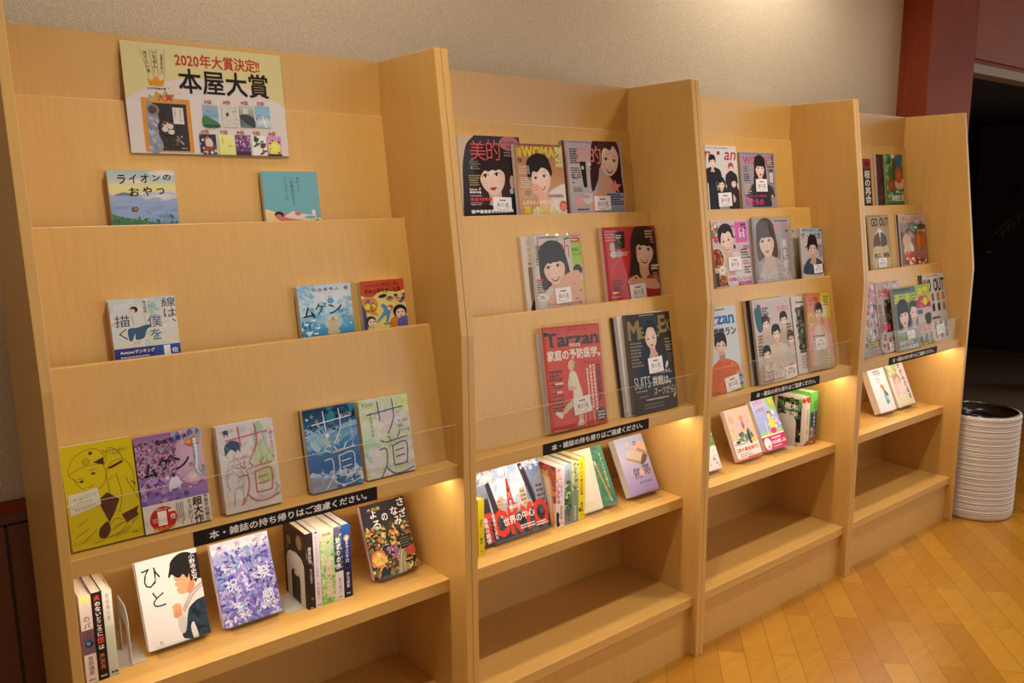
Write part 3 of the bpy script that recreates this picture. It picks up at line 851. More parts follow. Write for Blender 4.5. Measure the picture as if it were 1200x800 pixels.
# ------------------------------------------------------------------ leftmost bookcase, books on display
def cover_lion():
    A = Art(0.133, 0.188, 'aeb9c0')
    A.g(0, 0, 100, 100, [(0, 'a3b1b6'), (.2, 'b4bcb6'), (.3, 'd3cd92'), (.42, 'd3cb90'), (.46, 'c2c2bc'), (1, '94a5c0')])
    for x, y, a, b in ((82, 6, 22, 6), (40, 22, 20, 5), (72, 50, 22, 8), (85, 46, 16, 8), (58, 46, 12, 5), (74, 54, 16, 6)):
        A.glow(x, y, a, b, 'd9cfc6', mixc('d0c8b8', 'b4bcb6', .4))
    A.g(0, 47, 100, 60, [(0, '96a6c0'), (.3, '8a9dc0'), (1, '7f94ba')])
    A.glow(78, 50, 32, 9, 'd6cdc4', 'a9b0c0'); A.s([(8, 47.5), (14, 43.5), (22, 41.5), (30, 44), (36, 47.5)], '6e7a90')
    A.sp(50, 0, 55, 100, 40, 3, 8, ['8ba0c4', '8297bd', '90a3c4', '7c91b8'], 4, 0)
    A.s([(-3, 84), (15, 87), (40, 92), (62, 97.5), (85, 100), (103, 105), (103, 142), (-3, 142)], '4f7a58'); A.sp(130, 0, 88, 100, 50, .8, 2.4, ['3f6a4a', '5f8a5c', '46704e', '6f9460', '38603f'], 2, 90)
    A.s([(-3, 104), (30, 110), (60, 118), (103, 122), (103, 142), (-3, 142)], '3a6146')
    for ch, x, y, w, h in (('ラ', 14, 10, 12, 16), ('イ', 31, 9, 11, 16), ('オ', 48, 8, 12, 16), ('ン', 66, 10, 11, 11), ('の', 82, 9, 12, 10), ('お', 29, 33, 15, 16), ('や', 49, 31, 14, 17), ('つ', 70, 34, 12, 11)):
        A.t(ch, x, y, w, h, '1c1512', 0.012)
    A.t('小川糸', 68, 82, 24, 7.5, '3a3a4a')
    A.e(35, 73, 5.2, 4.4, '5a4335', -25); A.e(35.5, 72.6, 3.4, 2.6, 'a7785a', -25); A.l([(29, 70), (33, 71)], .8, '3a2a22'); A.l([(30, 75), (34, 75.5)], .8, '3a2a22'); A.l([(38, 68), (36, 72)], .8, '3a2a22')
    return A
on_tier(cover_lion().squeeze(0.85), 1, 0.2150, 'pale blue picture-book cover with hills and clouds, below the award poster on the left', kind='book', Tk=0.018, spine_c='cfc8ba')

def cover_turquoise():
    A = Art(0.137, 0.188, '6fa6b0')
    A.v_('あやうく', 60, 10, 6.4, 33, '2a4650', 0.006); A.v_('一生懸命生きる', 49, 10, 6.4, 58, '2a4650', 0.006); A.v_('ところだった', 38, 10, 6.4, 49, '2a4650', 0.006)
    A.s([(-3, 80), (20, 83), (48, 90), (80, 97), (103, 99), (103, 140), (-3, 140)], 'dfc58c')
    A.s([(20, 92), (30, 84), (45, 90), (62, 90), (66, 98), (60, 104), (30, 103)], 'c9716a'); A.e(24, 88, 8, 7, '2a2226'); A.e(23, 92, 6, 5, 'c9716a')
    A.s([(34, 92), (44, 84), (50, 81), (58, 84), (66, 86), (75, 88), (90, 89), (90, 91), (72, 92), (66, 99), (50, 97)], 'dcc6be'); A.e(58, 86, 6, 4, 'c9716a')
    A.e(87, 84, 3.4, 5.5, 'dcd4c6'); A.l([(87, 88), (91, 98)], 1.6, 'dcd4c6'); A.e(92, 100, 4, 1.4, '3b3a3e')
    return A
on_tier(cover_turquoise().squeeze(0.83), 1, 0.5400, 'turquoise book with small vertical black title, top tier of the leftmost bookcase', kind='book', Tk=0.018, spine_c='d8cdb8')

def cover_line():
    A = Art(0.126, 0.190, 'cfc9c0')
    A.g(0, 0, 100, 112, [(0, 'bfc6c2'), (.4, 'cdc8c0'), (1, 'd3cbb8')])
    A.sp(70, 0, 0, 100, 112, 3, 9, ['c3cdca', 'd6cfc8', 'b4c3c4', 'd8d2c0', 'c6ccd6'], 2)
    A.sp(16, 58, 8, 14, 30, 2, 5, ['8fb0b0', '9cc0a8', 'a7c4c0']); A.sp(12, 44, 70, 26, 30, 2, 5, ['9fc0c4', 'b0ccb8', 'cfd28a'])
    A.s([(30, 30), (34, 26), (44, 28), (52, 36), (54, 56), (40, 60), (32, 58)], 'c9cbc4'); A.l([(32, 34), (33, 56)], .9, '7f8a88'); A.l([(50, 36), (52, 54)], .9, '8f9a9a')
    A.e(36, 23, 6, 6.5, '3a2c30'); A.e(33.5, 26, 4, 4.6, 'd8b6a0')
    A.s([(24, 62), (38, 60), (52, 56), (60, 58), (52, 66), (46, 82), (34, 84), (34, 72), (28, 86), (24, 84)], '3f5a74'); A.e(32, 92, 3, 5, 'd8b6a0'); A.e(38, 90, 3, 4, 'd8b6a0')
    A.v_('線は、', 78, 2, 23, 66, '4a4668', 0.004); A.v_('僕を', 54, 36, 23, 54, '5a5f8a', 0.0); A.v_('描く', 5, 32, 24, 52, '4a4668', 0.004)
    A.v_('砥上裕將', 50, 6, 5.4, 26, '5a5550')
    A.r(0, 100, 100, 60, '3a3a78'); A.r(60, 100, 40, 60, '33509a')
    A.t('Amazonランキング', 8, 104, 52, 8, 'e4e0ea', 0.02); A.t('1', 74, 101.5, 10, 22, 'e8e4e4', 0.07); A.t('位', 86, 108, 10, 10, 'e8e4e4', 0.03)
    A.k(8, 117, 60, 3, 5, 'c9c6da')
    return A
on_tier(cover_line().squeeze(0.78), 2, 0.1730, 'pale watercolour book cover with seated figure and blue paper band, second tier', kind='book', Tk=0.020, spine_c='d9d0c0')

def cover_mugen_b():
    A = Art(0.133, 0.188, '9fc0d4')
    A.g(0, 0, 100, 142, [(0, 'b4cbdc'), (.2, 'cfd6de'), (.45, 'a9cadc'), (.62, '5fa2c6'), (.8, '3f86b0'), (1, '2f6c9a')])
    A.glow(60, 30, 50, 26, 'dbdce0', mixc('cfd6de', 'a9cadc', .5)); A.sp(60, 0, 35, 100, 60, 2, 7, ['8fc0da', '6fb0d2', 'b4d6e4', '58a0c8', '9ac8de'])
    A.sp(40, 0, 0, 30, 40, 2, 6, ['8fb8d4', 'a6c8dc', '7fb0d0']); A.sp(30, 0, 80, 30, 40, 1.5, 4, ['2a6a9a', '3a80ae', 'cfe4ee'])
    A.glow(60, 84, 18, 20, 'e4dcc8', '8fc0d6')
    for x, y in ((10, 86), (24, 78), (30, 96), (16, 104), (26, 108), (8, 66)):
        A.e(x - 2, y, 3, 1.8, 'dceaf0', 30); A.e(x + 2, y, 3, 1.8, 'e8f0f2', -40)
    A.s([(50, 100), (51, 86), (44, 80), (46, 76), (54, 82), (60, 76), (66, 82), (74, 74), (76, 78), (68, 88), (68, 100), (70, 112), (48, 112)], 'cbb48c'); A.e(60, 79, 4, 5, 'b4946a')
    for i, ch in enumerate('知念実希人'):
        A.t(ch, 27 + i * 10.6, 7 - i * .1, 8, 8, '5a5e74', 0.004)
    A.l([(46, 20), (64, 19.5)], .5, '7a8096'); A.t('〔下〕', 51, 26, 12, 6, '6a7086')
    A.t('ム', 6, 48, 22, 24, '1c1a22', 0.012, 0); A.t('ゲ', 29, 40, 21, 26, '1c1a22', 0.004, 4); A.t('ン', 54, 44, 26, 22, '1c1a22', 0.0, -6); A.t('の', 80, 58, 7, 6, '2a2a34')
    A.l([(90, 30), (91, 55), (88, 72), (92, 80), (99, 76)], 4, 'b4c0cc'); A.l([(84, 31), (97, 30)], 3, 'b9c6d0'); A.e(91, 10, 4, 4, '6f7a9a')
    return A
on_tier(cover_mugen_b().squeeze(0.77), 2, 0.5660, 'sky-blue book with brushed black title and a figure raising both arms, second tier', kind='book', Tk=0.020, spine_c='cfd4d8')

def cover_red():
    A = Art(0.120, 0.188, 'd8cd78')
    A.r(0, 0, 100, 42, 'bf4a30'); A.s([(-3, 36), (20, 46), (38, 33), (60, 28), (80, 34), (103, 30), (103, 60), (-3, 60)], 'd8cd78')
    for i, ch in enumerate('むかしむかしあるところに'):
        A.t(ch, 9 + i * 6.7, 9 + (i % 2) * 1.4 - i * .25, 5.6, 8, '3a1c18', 0.01)
    for i, ch in enumerate('死体がありました。'):
        A.t(ch, 9 + i * 9.2, 22 - i * .4 + (i % 3), 7.6, 11, '3a1c18', 0.016)
    A.g(0, 48, 8, 110, [(0, '4a4a78'), (1, '3a3a6a')]); A.s([(2, 46), (26, 44), (36, 60), (30, 80), (34, 90), (18, 84), (4, 70)], 'd08440'); A.sp(26, 4, 48, 26, 34, 1.5, 4, ['c9622c', 'd8c24a', '5a4f9a', 'd68a3a', '8a3a30'])
    A.e(12, 66, 6, 8, 'd8ce4a'); A.e(14, 52, 5, 4, '5a5fa8')
    A.s([(38, 42), (44, 38), (52, 36), (58, 40), (52, 45), (42, 46)], '3b2420'); A.e(64, 49, 9, 6, 'c9783a'); A.e(64, 47, 5, 4, '3f5a8a')
    A.sp(20, 76, 40, 24, 22, 1.5, 4.5, ['7a4a8a', '4a3a5a', 'c9784a', 'd8a07a', 'a8507a'])
    A.s([(48, 62), (56, 70), (64, 76), (60, 92), (54, 108), (50, 108), (52, 90), (40, 100), (32, 108), (30, 104), (44, 86), (48, 76), (42, 66)], '5a86b0'); A.e(63, 72, 6, 6, 'b8443a'); A.e(60, 75, 4, 4, 'e4c0a0')
    A.e(16, 104, 12, 14, '2a2426'); A.e(18, 108, 9, 11, 'e4c4ae'); A.e(22, 105, 1.6, 2.2, '2a2426'); A.e(14, 105, 1.6, 2.2, '2a2426'); A.e(19, 114, 2.5, 1.4, 'b8443a')
    A.e(84, 84, 16, 17, '2a2426'); A.e(85, 90, 11, 13, 'e4c4ae'); A.e(80, 87, 1.8, 2.4, '2a2426'); A.e(90, 87, 1.8, 2.4, '2a2426'); A.e(85, 96, 3, 1.6, 'b8443a')
    A.s([(60, 106), (72, 96), (80, 112), (76, 124), (60, 122)], 'd07832'); A.s([(78, 104), (100, 98), (103, 124), (78, 124)], '5f5a9a'); A.t('青柳碧人', 44, 110, 22, 6, '4a3a2a')
    A.r(0, 124, 100, 34, 'd8cd78'); A.sp(10, 10, 126, 80, 20, 2, 4, ['c9622c', '5a4f9a'])
    return A
on_tier(cover_red().squeeze(0.78), 2, 0.7220, 'red and yellow comic-style book cover at the right end of the second tier', kind='book', Tk=0.024, spine_c='d4c4a4')

def cover_yellow():
    A = Art(0.124, 0.193, 'c9b412')
    ln = '5a4a1c'; br = '54301f'
    A.l([(20, 56), (8, 42), (14, 22), (30, 11), (48, 10), (60, 24), (58, 36)], .7, ln); A.l([(8, 42), (30, 34), (58, 34)], .7, ln); A.l([(14, 48), (20, 62), (36, 72), (52, 66), (58, 50), (56, 36)], .7, ln)
    A.p([(42, 30), (58, 24), (57, 36), (50, 33)], '4a2c1c'); A.e(33, 27, 5, 5, 'b9a416'); A.l([(28, 27), (33, 22), (38, 27), (33, 32), (28, 27)], .6, ln); A.r(38, 13, 5, 4.5, '4a3a1a')
    A.e(24, 55, 3, 1.8, '4a3a1a'); A.e(41, 46, 3, 1.8, '4a3a1a'); A.l([(20, 51), (27, 50)], .8, ln); A.l([(36, 41), (45, 40)], .8, ln); A.l([(32, 66), (40, 63)], .7, ln)
    A.l([(62, 24), (66, 12), (78, 18), (84, 32)], .7, ln); A.l([(58, 50), (68, 34), (86, 34), (96, 56), (94, 84)], .7, ln); A.p([(60, 42), (82, 34), (84, 37), (66, 44)], '4a2c1c')
    A.l([(58, 50), (60, 78), (66, 110)], .7, ln); A.l([(72, 52), (76, 84), (70, 112)], .7, ln); A.l([(60, 60), (70, 54)], .5, ln); A.l([(84, 60), (92, 80), (98, 96)], .7, ln)
    A.p([(42, 88), (56, 78), (72, 92), (62, 112), (54, 124)], br); A.p([(72, 116), (98, 108), (94, 116), (96, 122), (78, 130)], br); A.s([(40, 130), (52, 122), (54, 136), (46, 146), (38, 142)], br)
    A.p([(90, 66), (97, 76), (97, 72)], '4a2c1c')
    A.l([(56, 126), (64, 120), (74, 124), (82, 118)], .6, ln); A.l([(58, 132), (70, 128)], .6, ln); A.l([(44, 146), (62, 144), (78, 132), (80, 126), (70, 130), (58, 136), (50, 134)], .7, ln)
    A.p([(3, 72), (44, 68), (46, 94), (3, 104)], 'd3ccb4'); A.t('ぼくはイエローで', 9, 76, 31, 5, '4a4438', .006, -7); A.t('ホワイトで、', 13, 84, 22, 4.4, '4a4438', .006, -7); A.t('ちょっとブルー', 10, 91, 28, 5, '4a4438', .006, -7)
    A.t('ブレイディみかこ', 56, 14, 36, 5.4, '4a3f1a', .006, 2); A.k(68, 21, 14, 1, 2.2, '6a7a5a')
    for a, b, c, d in ((10, 120, 26, 112), (6, 136, 26, 126), (14, 146, 36, 130), (72, 146, 94, 126), (60, 148, 80, 136), (84, 132, 97, 120), (30, 150, 44, 148)):
        A.l([(a, b), (c, d)], .6, ln)
    A.t('新潮社', 84, 145, 9, 3, '4a3f1a')
    return A
on_tier(cover_yellow(), 3, 0.0450, 'bright yellow book with brown line drawing, far left of the lowest display ledge', kind='book', Tk=0.018, spine_c='c9b93a', edge='d8cfa8')

def cover_mugen_a():
    A = Art(0.127, 0.187, 'b48ab0')
    A.g(0, 0, 100, 106, [(0, '8a5f86'), (.3, 'b890b4'), (.55, 'c9a0b4'), (.8, '9a78b4'), (1, '8a6aae')])
    A.gh(55, 0, 45, 80, [(0, 'b890b0'), (.5, 'c9a4b8'), (1, 'c8a6b4')])
    A.sp(700, 0, 8, 58, 66, .5, 2.2, ['6a3f5a', '8a4a6a', '543450', 'a8628a', '7f8fa8', 'b98aa8', '7a4a5a', '5a4a78', '8a7898', 'c6a0b6'])
    A.sp(60, 0, 66, 100, 42, 1.5, 5, ['6a4f9a', '8a6cb8', 'a98ac8', '5a3f80', 'b89ac8', '7a5aa8']); A.sp(40, 30, 60, 50, 30, 1.2, 3.5, ['c9a6c4', 'dcc0d0', 'b88ab8', '9a6aa4'])
    A.sp(26, 58, 0, 42, 14, 2, 5, ['7aa8b8', 'c97a5a', '8fb4a8', '5a86b0', 'd8a49a', '6f5aa0']); A.glow(80, 74, 14, 12, 'e0c9b4', 'b890b8')
    A.s([(46, 72), (51, 66), (57, 70), (60, 84), (42, 86)], 'd6cfe0'); A.e(51, 66, 3, 3.6, '4a3048')
    for i, ch in enumerate('知念実希人'):
        A.t(ch, 30 + i * 10.4, 9 - i * .8, 7.4, 7.6, '2a1c2c', .01)
    A.t('〔上〕', 48, 21, 11, 5, '4a344a'); A.t('ム', 8, 42, 20, 22, '1c1220', .012); A.t('ゲ', 31, 34, 20, 24, '1c1220', .006, 4); A.t('ン', 54, 38, 24, 20, '1c1220', 0, -6); A.t('の', 76, 52, 6.5, 6, '2a1a2c')
    A.e(85, 20, 11, 6, 'c25a3a'); A.e(79, 19, 4.5, 3.5, 'd98f62'); A.e(92, 19, 4.5, 3.5, 'd98f62')
    A.l([(88, 16), (89, 40), (87, 62), (91, 71), (98, 66), (99, 58)], 6, 'b9cfe0'); A.l([(88, 16), (89, 40), (87, 62), (91, 71)], 2.4, 'e2ecf2')
    A.r(0, 105, 100, 60, 'd8cec4')
    A.e(28, 129, 20, 19, 'b8201c'); A.t('1', 20, 117, 13, 22, 'efe4dc', .035); A.t('位', 38, 124, 8, 8, 'efe4dc', .03); A.t('書店メーター', 19, 112.5, 18, 3, 'efe4dc', .01); A.k(12, 127, 9, 3, 2.4, 'e4b8b0')
    A.p([(36, 120), (37, 116), (39, 118), (41, 115), (43, 118), (45, 116), (45, 120)], 'efe4dc'); A.t('読みたい', 11, 141, 34, 5.4, 'd89a2c', .03)
    A.v_('超大作', 73, 106, 15, 42, '2a2422', .045); A.v_('ミステリー', 64, 107, 8.4, 42, '2a2422', .015); A.v_('予測不可能な', 90, 105, 7.6, 42, '2a2422', .012); A.kv(57, 110, 34, 4, 3, '8a807a')
    return A
on_tier(cover_mugen_a(), 3, 0.1710, 'purple-pink painted book with white band and red round badge, lowest display ledge', kind='book', Tk=0.020, spine_c='d8ccc4')

def sado(A, c, wt, wd2=0):
    for p in ([(14, 27), (88, 21)], [(37, 6), (39, 40)], [(67, 5), (68, 24), (66, 42), (52, 66)]):
        A.l(p, wt, c)
    for p in ([(34, 74), (43, 80)], [(50, 70), (56, 78)], [(76, 66), (69, 76)], [(46, 81), (90, 76)], [(58, 88), (57, 124)], [(57, 89), (86, 86), (85, 118), (80, 124), (57, 124)], [(62, 99), (80, 97)], [(62, 110), (80, 108)], [(30, 92), (44, 92), (44, 114), (34, 134), (28, 141)], [(40, 124), (54, 138), (74, 140), (96, 134)]):
        A.l(p, wt, c)
def cover_sado_pink():
    A = Art(0.120, 0.182, 'd0c9c6')
    A.sp(40, 0, 0, 100, 150, 4, 10, ['d4cdca', 'ccc7c8', 'd6cfc4', 'c9c6cc'])
    A.s([(62, 24), (72, 18), (84, 26), (88, 50), (94, 76), (60, 80), (62, 50)], 'b9c79a'); A.s([(66, 16), (74, 2), (82, 16)], 'a9bf86'); A.s([(64, 90), (90, 86), (92, 108), (66, 112)], 'b4c490')
    A.e(73, 26, 8, 9, 'd4ccc4'); A.s([(64, 24), (70, 16), (80, 18), (84, 40), (86, 60), (80, 40), (76, 22), (66, 34), (62, 60)], 'a8b4c6')
    A.e(24, 42, 9, 9, 'd2c8c0'); A.s([(11, 52), (11, 36), (23, 28), (36, 34), (37, 50), (33, 45), (29, 49), (22, 43), (16, 47)], '3f5470')
    A.e(16, 13, 5, 4, '32405a'); A.r(12, 15, 1.4, 6, '32405a'); A.r(18, 15, 1.4, 6, '32405a'); A.e(44, 12, 9, 6, 'b9bcc4')
    for i in range(46):
        x, y = A.rnd.uniform(2, 96), A.rnd.uniform(4, 144); A.l([(x, y), (x + A.rnd.uniform(-9, 9), y + A.rnd.uniform(-4, 12)), (x + A.rnd.uniform(-12, 12), y + A.rnd.uniform(2, 20))], .6, A.rnd.choice(['8f9ab0', 'a8a4b4', '9aa4b8', 'b4a8b0']))
    for p in ([(22, 74), (34, 80), (38, 100), (30, 110), (20, 112), (16, 140)], [(34, 108), (32, 140)], [(12, 74), (8, 96), (12, 112)], [(40, 70), (46, 92)]):
        A.l(p, 1, '8a96ae')
    sado(A, 'c9605c', 1.9)
    A.t('マンガ', 6, 8, 24, 6, 'c98a86'); A.t('マンガで読む', 14, 58, 38, 6, 'c9716c', .006, -8); A.t('サウナ道', 18, 67, 26, 6, 'c9716c', .006, -8); A.v_('タナカカツキ', 90, 22, 7, 50, 'b8605c')
    return A
on_tier(cover_sado_pink(), 3, 0.3270, 'white comic book with thin red title strokes on pale line drawings', kind='book', Tk=0.022, spine_c='d8cdbc')
def cover_sado_blue():
    A = Art(0.126, 0.182, '1f4f7c')
    A.g(0, 0, 100, 146, [(0, '16304e'), (.2, '27577e'), (.34, '6a9cbc'), (.42, '3f7cb0'), (.7, '2a609c'), (1, '2a66a6')])
    A.sp(30, 0, 36, 60, 40, 3, 8, ['7fa4c0', '8fb0c6', '5f90b8', 'a0bccc'], 2); A.sp(20, 40, 0, 60, 24, 3, 8, ['142a44', '1f5a74', '0f1f36', '2a7a90'])
    A.e(52, 20, 8, 13, '2a7a94', 10); A.s([(0, 52), (14, 46), (60, 36), (103, 30), (103, 38), (60, 44), (20, 54)], '88aac4'); A.sp(90, 0, 26, 70, 18, .6, 1.8, ['1a3a5a', '2a567c', '16304c'])
    A.e(36, 58, 7, 6, 'a8b0a8'); A.r(38, 46, 6, 7, 'e2dfd6'); A.l([(58, 66), (80, 52), (96, 54), (86, 62), (70, 70)], 1.6, '9fb8c8'); A.l([(24, 70), (44, 60), (62, 70)], 1.2, 'a8c0ce')
    A.sp(40, 0, 112, 100, 16, 2, 6, ['8fa8c8', '5f88b4', 'a9bcd2', 'b9c8da'], 2); A.sp(26, 0, 124, 50, 24, 3, 8, ['8d97b0', '7c88a6', '9aa2b6']); A.s([(-3, 118), (20, 122), (40, 136), (50, 150), (-3, 150)], '8b93ac'); A.sp(20, 60, 126, 40, 20, 2, 6, ['2f70b0', '4a88c0', 'c6d4e2'])
    for x, y in ((22, 128), (76, 124), (24, 22), (66, 54), (16, 12)):
        A.l([(x - 3.4, y), (x + 3.4, y)], .7, 'd6d0a0'); A.l([(x, y - 4), (x, y + 4)], .7, 'd6d0a0')
    for i in range(14):
        A.e(A.rnd.uniform(4, 96), A.rnd.uniform(4, 110), .8, .8, 'd6e0ea', 0, 8)
    A.t('♥', 4, 14, 5, 5, 'b9ccd8'); sado(A, 'dfe2e6', 1.7)
    A.t('マンガ', 66, 15, 26, 7, 'dfe2e6', .006); A.v_('タナカカツキ', 84, 26, 7, 52, 'dfe2e6', .006)
    return A
on_tier(cover_sado_blue(), 3, 0.5150, 'deep blue comic book with thin white title strokes', kind='book', Tk=0.021, spine_c='d3c8b0')
def cover_sado_green():
    A = Art(0.129, 0.182, 'c6cfb4')
    A.sp(160, 0, 0, 100, 150, 3, 9, ['c9d4b0', 'c2d0a4', 'd3d2c8', 'd4cfd0', 'c8d0c0', 'cfd6b6', 'd8d4d0', 'b8cc94'])
    A.sp(14, 30, 20, 40, 40, 3, 6, ['d2c0c4', 'd8c8cc', 'd0c0c8']); A.sp(16, 0, 60, 30, 50, 4, 8, ['a8cfae', 'b8d6a8', '9fc4c0']); A.sp(20, 10, 90, 90, 55, 4, 9, ['d4cfdc', 'd0ccd4', 'dcd4d8']); A.sp(14, 70, 0, 30, 30, 4, 8, ['c6dc8a', 'd4e09a'])
    for i in range(26):
        x, y = A.rnd.uniform(2, 96), A.rnd.uniform(4, 144); A.l([(x, y), (x + A.rnd.uniform(-9, 9), y + A.rnd.uniform(4, 16))], .7, A.rnd.choice(['a0b094', 'b0a8b4', 'a8bcac', 'c49aa4']))
    sado(A, '2b4f8c', 1.8); A.t('マンガ', 5, 5, 24, 7, '6a7a6a', .006); A.v_('タナカカツキ', 18, 22, 6.5, 46, '3a5aa0', .004)
    A.t('サノ吉で', 74, 44, 22, 6, '4a62a8', .006); A.t('読む', 74, 53, 11, 6, '4a62a8', .006); A.t('サウナ道', 74, 61, 23, 6, '4a62a8', .006)
    return A
on_tier(cover_sado_green(), 3, 0.6500, 'pale green comic book with thin blue title strokes', kind='book', Tk=0.021, spine_c='d3c8b0')

# ------------------------------------------------------------------ second bookcase, magazines on display
def cover_beauty_dark():
    A = Art(0.215, 0.294, '2a2427', 0.74)
    A.g(0, 0, 100, 137, [(0, '3a3438'), (.3, '3f3a40'), (1, '241c1f')]); A.s([(-2, -2), (26, -2), (14, 14), (8, 34), (4, 60), (2, 100), (-2, 140)], 'c9b190')
    face(A, 50, 67, 22, 'd9a98e', '2c1a18', 'long', -6, -.3, 0, '1a1416', 'a8463f')
    A.s([(66, 20), (84, 34), (90, 70), (86, 110), (78, 96), (76, 60), (70, 34)], '2c1a18'); A.e(82, 80, 4, 12, 'cf9f85'); A.e(80, 96, 3.4, 5, 'a9b0c0'); A.s([(70, 112), (96, 92), (103, 100), (103, 140), (62, 140)], '17131a')
    A.t('美', 18, 9, 24, 34, 'd9605a', -.008); A.t('的', 44, 6, 22, 36, 'd9605a', -.008)
    A.e(82, 12, 16, 13, 'b06a74'); A.t('オールスター', 71, 7, 22, 6, '3a1c24', .02); A.t('2大', 76, 15, 12, 5, '3a1c24', .02); A.k(72, 27, 14, 2, 5, '8a8488')
    A.k(16, 44, 16, 4, 4, '8a8488'); A.k(13, 68, 16, 5, 4, 'b09a6a'); A.e(18, 56, 1.4, 2, '6ab85a')
    A.t('Snow 17', 12, 90, 18, 5, 'e4dcd8', .02); A.k(12, 96, 22, 1, 5, 'e4dcd8', .8); A.k(12, 103, 18, 1, 3, 'cfc6c4'); A.k(12, 107, 34, 1, 7, 'c8404a', .85); A.k(12, 115, 20, 2, 3, 'b9b0ae')
    A.k(12, 128, 84, 1, 7, 'e4dcd8', .85)
    return A
on_tier(cover_beauty_dark().squeeze(0.74), 1, 1.0995, 'dark beauty magazine with coral lettering, leftmost on the top tier of the second bookcase', Tk=0.010, spine='L', spine_c='c9bfb4', stickers=((62, 119, .052, .036, -2),), sleeve=0)
def cover_woman():
    A = Art(0.178, 0.276, 'b07a55', 0.725)
    A.g(0, 0, 100, 156, [(0, 'a87050'), (.4, 'b98560'), (.7, 'c9997a'), (1, 'b98868')]); A.r(0, 0, 82, 4, 'a45a4a'); A.k(4, 1, 74, 1, 2.6, '4a2c22')
    A.t('日経', 3, 8, 9, 20, 'd8c820', .03); A.t('WOMAN', 13, 5, 84, 24, 'd8c820', .045)
    A.r(83, 2, 16, 48, 'c9c07a'); A.sp(20, 84, 6, 13, 40, 1, 2.4, ['b84a3a', 'ded6a8', '7a8a3a', 'd8d0a0']); A.r(84, 1, 12, 3, '4a5a2a')
    A.s([(60, 150), (64, 110), (80, 96), (103, 92), (103, 160), (30, 160), (36, 138)], 'dcd2c8')
    face(A, 48, 72, 22, 'e4b497', '241817', 'short', -10, -.2, 1, None, 'b8544c'); A.l([(52, 10), (60, 16), (64, 24)], 1.2, 'b9a8a0')
    A.s([(28, 92), (36, 88), (46, 94), (52, 106), (60, 118), (66, 130), (60, 150), (48, 150), (40, 120), (30, 108)], 'e0b094'); A.l([(30, 96), (40, 94)], 1.2, 'c08a70'); A.l([(31, 102), (42, 100)], 1.2, 'c08a70')
    A.t('12', 4, 32, 8, 8, '4a2c20', .02); A.k(4, 48, 24, 5, 4, 'e0cdbc'); A.k(5, 74, 24, 6, 4, 'e4d4c6'); A.l([(8, 106), (16, 98), (28, 100), (30, 110), (22, 120), (10, 116), (8, 106)], 1, 'd8c8b4'); A.k(13, 104, 12, 2, 5, '5f8a80')
    A.t('ムダなモノを持たない人', 6, 124, 76, 10, 'efe4d6', .02); A.t('買ったもん', 8, 137, 72, 18, 'd8c820', .045); A.e(93, 138, 9, 12, 'c8502a'); A.k(87, 133, 12, 4, 4, 'e8b8a0'); A.k(62, 112, 34, 2, 4, '6a4a3a')
    return A
on_tier(Art(0.176, 0.274, 'c2b8ac'), 1, 1.2800, 'grey-edged magazine half hidden behind the brown one with yellow lettering', d0=0.0125, Tk=0.004, spine='L', spine_c='b5aaa0')
on_tier(cover_woman().squeeze(0.725), 1, 1.2860, 'brown magazine with yellow lettering and a short-haired smiling woman resting her chin on her hand', d0=0.0172, Tk=0.006, spine='L', spine_c='c09a7a')
def cover_beauty_light():
    A = Art(0.230, 0.293, 'b4a8ac', 0.73)
    A.g(0, 0, 100, 128, [(0, 'aaa0a6'), (.5, 'b9aeb2'), (1, 'b0a4a6')]); A.k(3, 3, 52, 1, 2.6, '4a4248')
    A.s([(46, 2), (60, -2), (92, 6), (97, 60), (98, 110), (84, 92), (60, 40), (52, 70), (40, 92), (38, 60), (42, 24)], '3a2020')
    A.s([(36, 128), (40, 96), (56, 88), (60, 62), (78, 70), (84, 96), (103, 104), (103, 130)], 'd2a48c')
    face(A, 75, 33, 18.5, 'ddb09a', '3f2422', 'none', 8, .35, 1, None, '8a2c38', False); A.s([(54, 50), (52, 16), (62, -4), (82, -6), (94, 8), (97, 50), (92, 22), (84, 8), (78, 16), (68, 12), (62, 22), (60, 40)], '4a2a26')
    A.t('美', 12, 10, 24, 30, 'e08a86', -.004); A.t('的', 38, 9, 22, 32, 'e08a86', -.004)
    A.k(4, 15, 14, 7, 4, '3a3438', .7); A.k(4, 49, 16, 5, 4, '4a4448'); A.p([(20, 38), (31, 38), (31, 84), (25, 84)], '1f1a1c'); A.r(23, 46, 4, 6, 'd6c48a'); A.e(37, 42, 4, 4, 'cfc6c8'); A.e(37, 51, 2.4, 2.4, '9ad07a')
    A.e(9, 68, 1, 2, '3a2c2c'); A.sp(6, 6, 60, 14, 16, .8, 1.6, ['6a2a2a', '3a3034', 'c8b0a8']); A.k(6, 84, 16, 3, 3, '6a6064'); A.e(30, 104, 9, 10, 'cfc4c2'); A.e(15, 110, 7, 8, 'e09a94'); A.k(22, 98, 14, 2, 3, '5a5054'); A.p([(83, 70), (86, 78), (95, 79), (88, 85), (90, 94), (83, 88), (76, 94), (78, 85), (73, 79), (80, 78)], 'd98a86')
    A.r(66, 94, 32, 34, '8c98b4'); A.k(66, 96, 30, 5, 4.4, '2a2c3a', .7)
    A.k(10, 122, 24, 1, 4, '4a4248', .8)
    return A
on_tier(Art(0.228, 0.292, '7a3434'), 1, 1.4790, 'maroon-edged magazine behind the pale beauty magazine on the top tier', Tk=0.008, spine='L', spine_c='8f8a86')
on_tier(cover_beauty_light().squeeze(0.73), 1, 1.4870, 'pale lilac beauty magazine with pink lettering and a smiling long-haired woman', d0=0.0085, Tk=0.011, spine='L', spine_c='c4bab4', stickers=((56, 113, .056, .040, 1),))
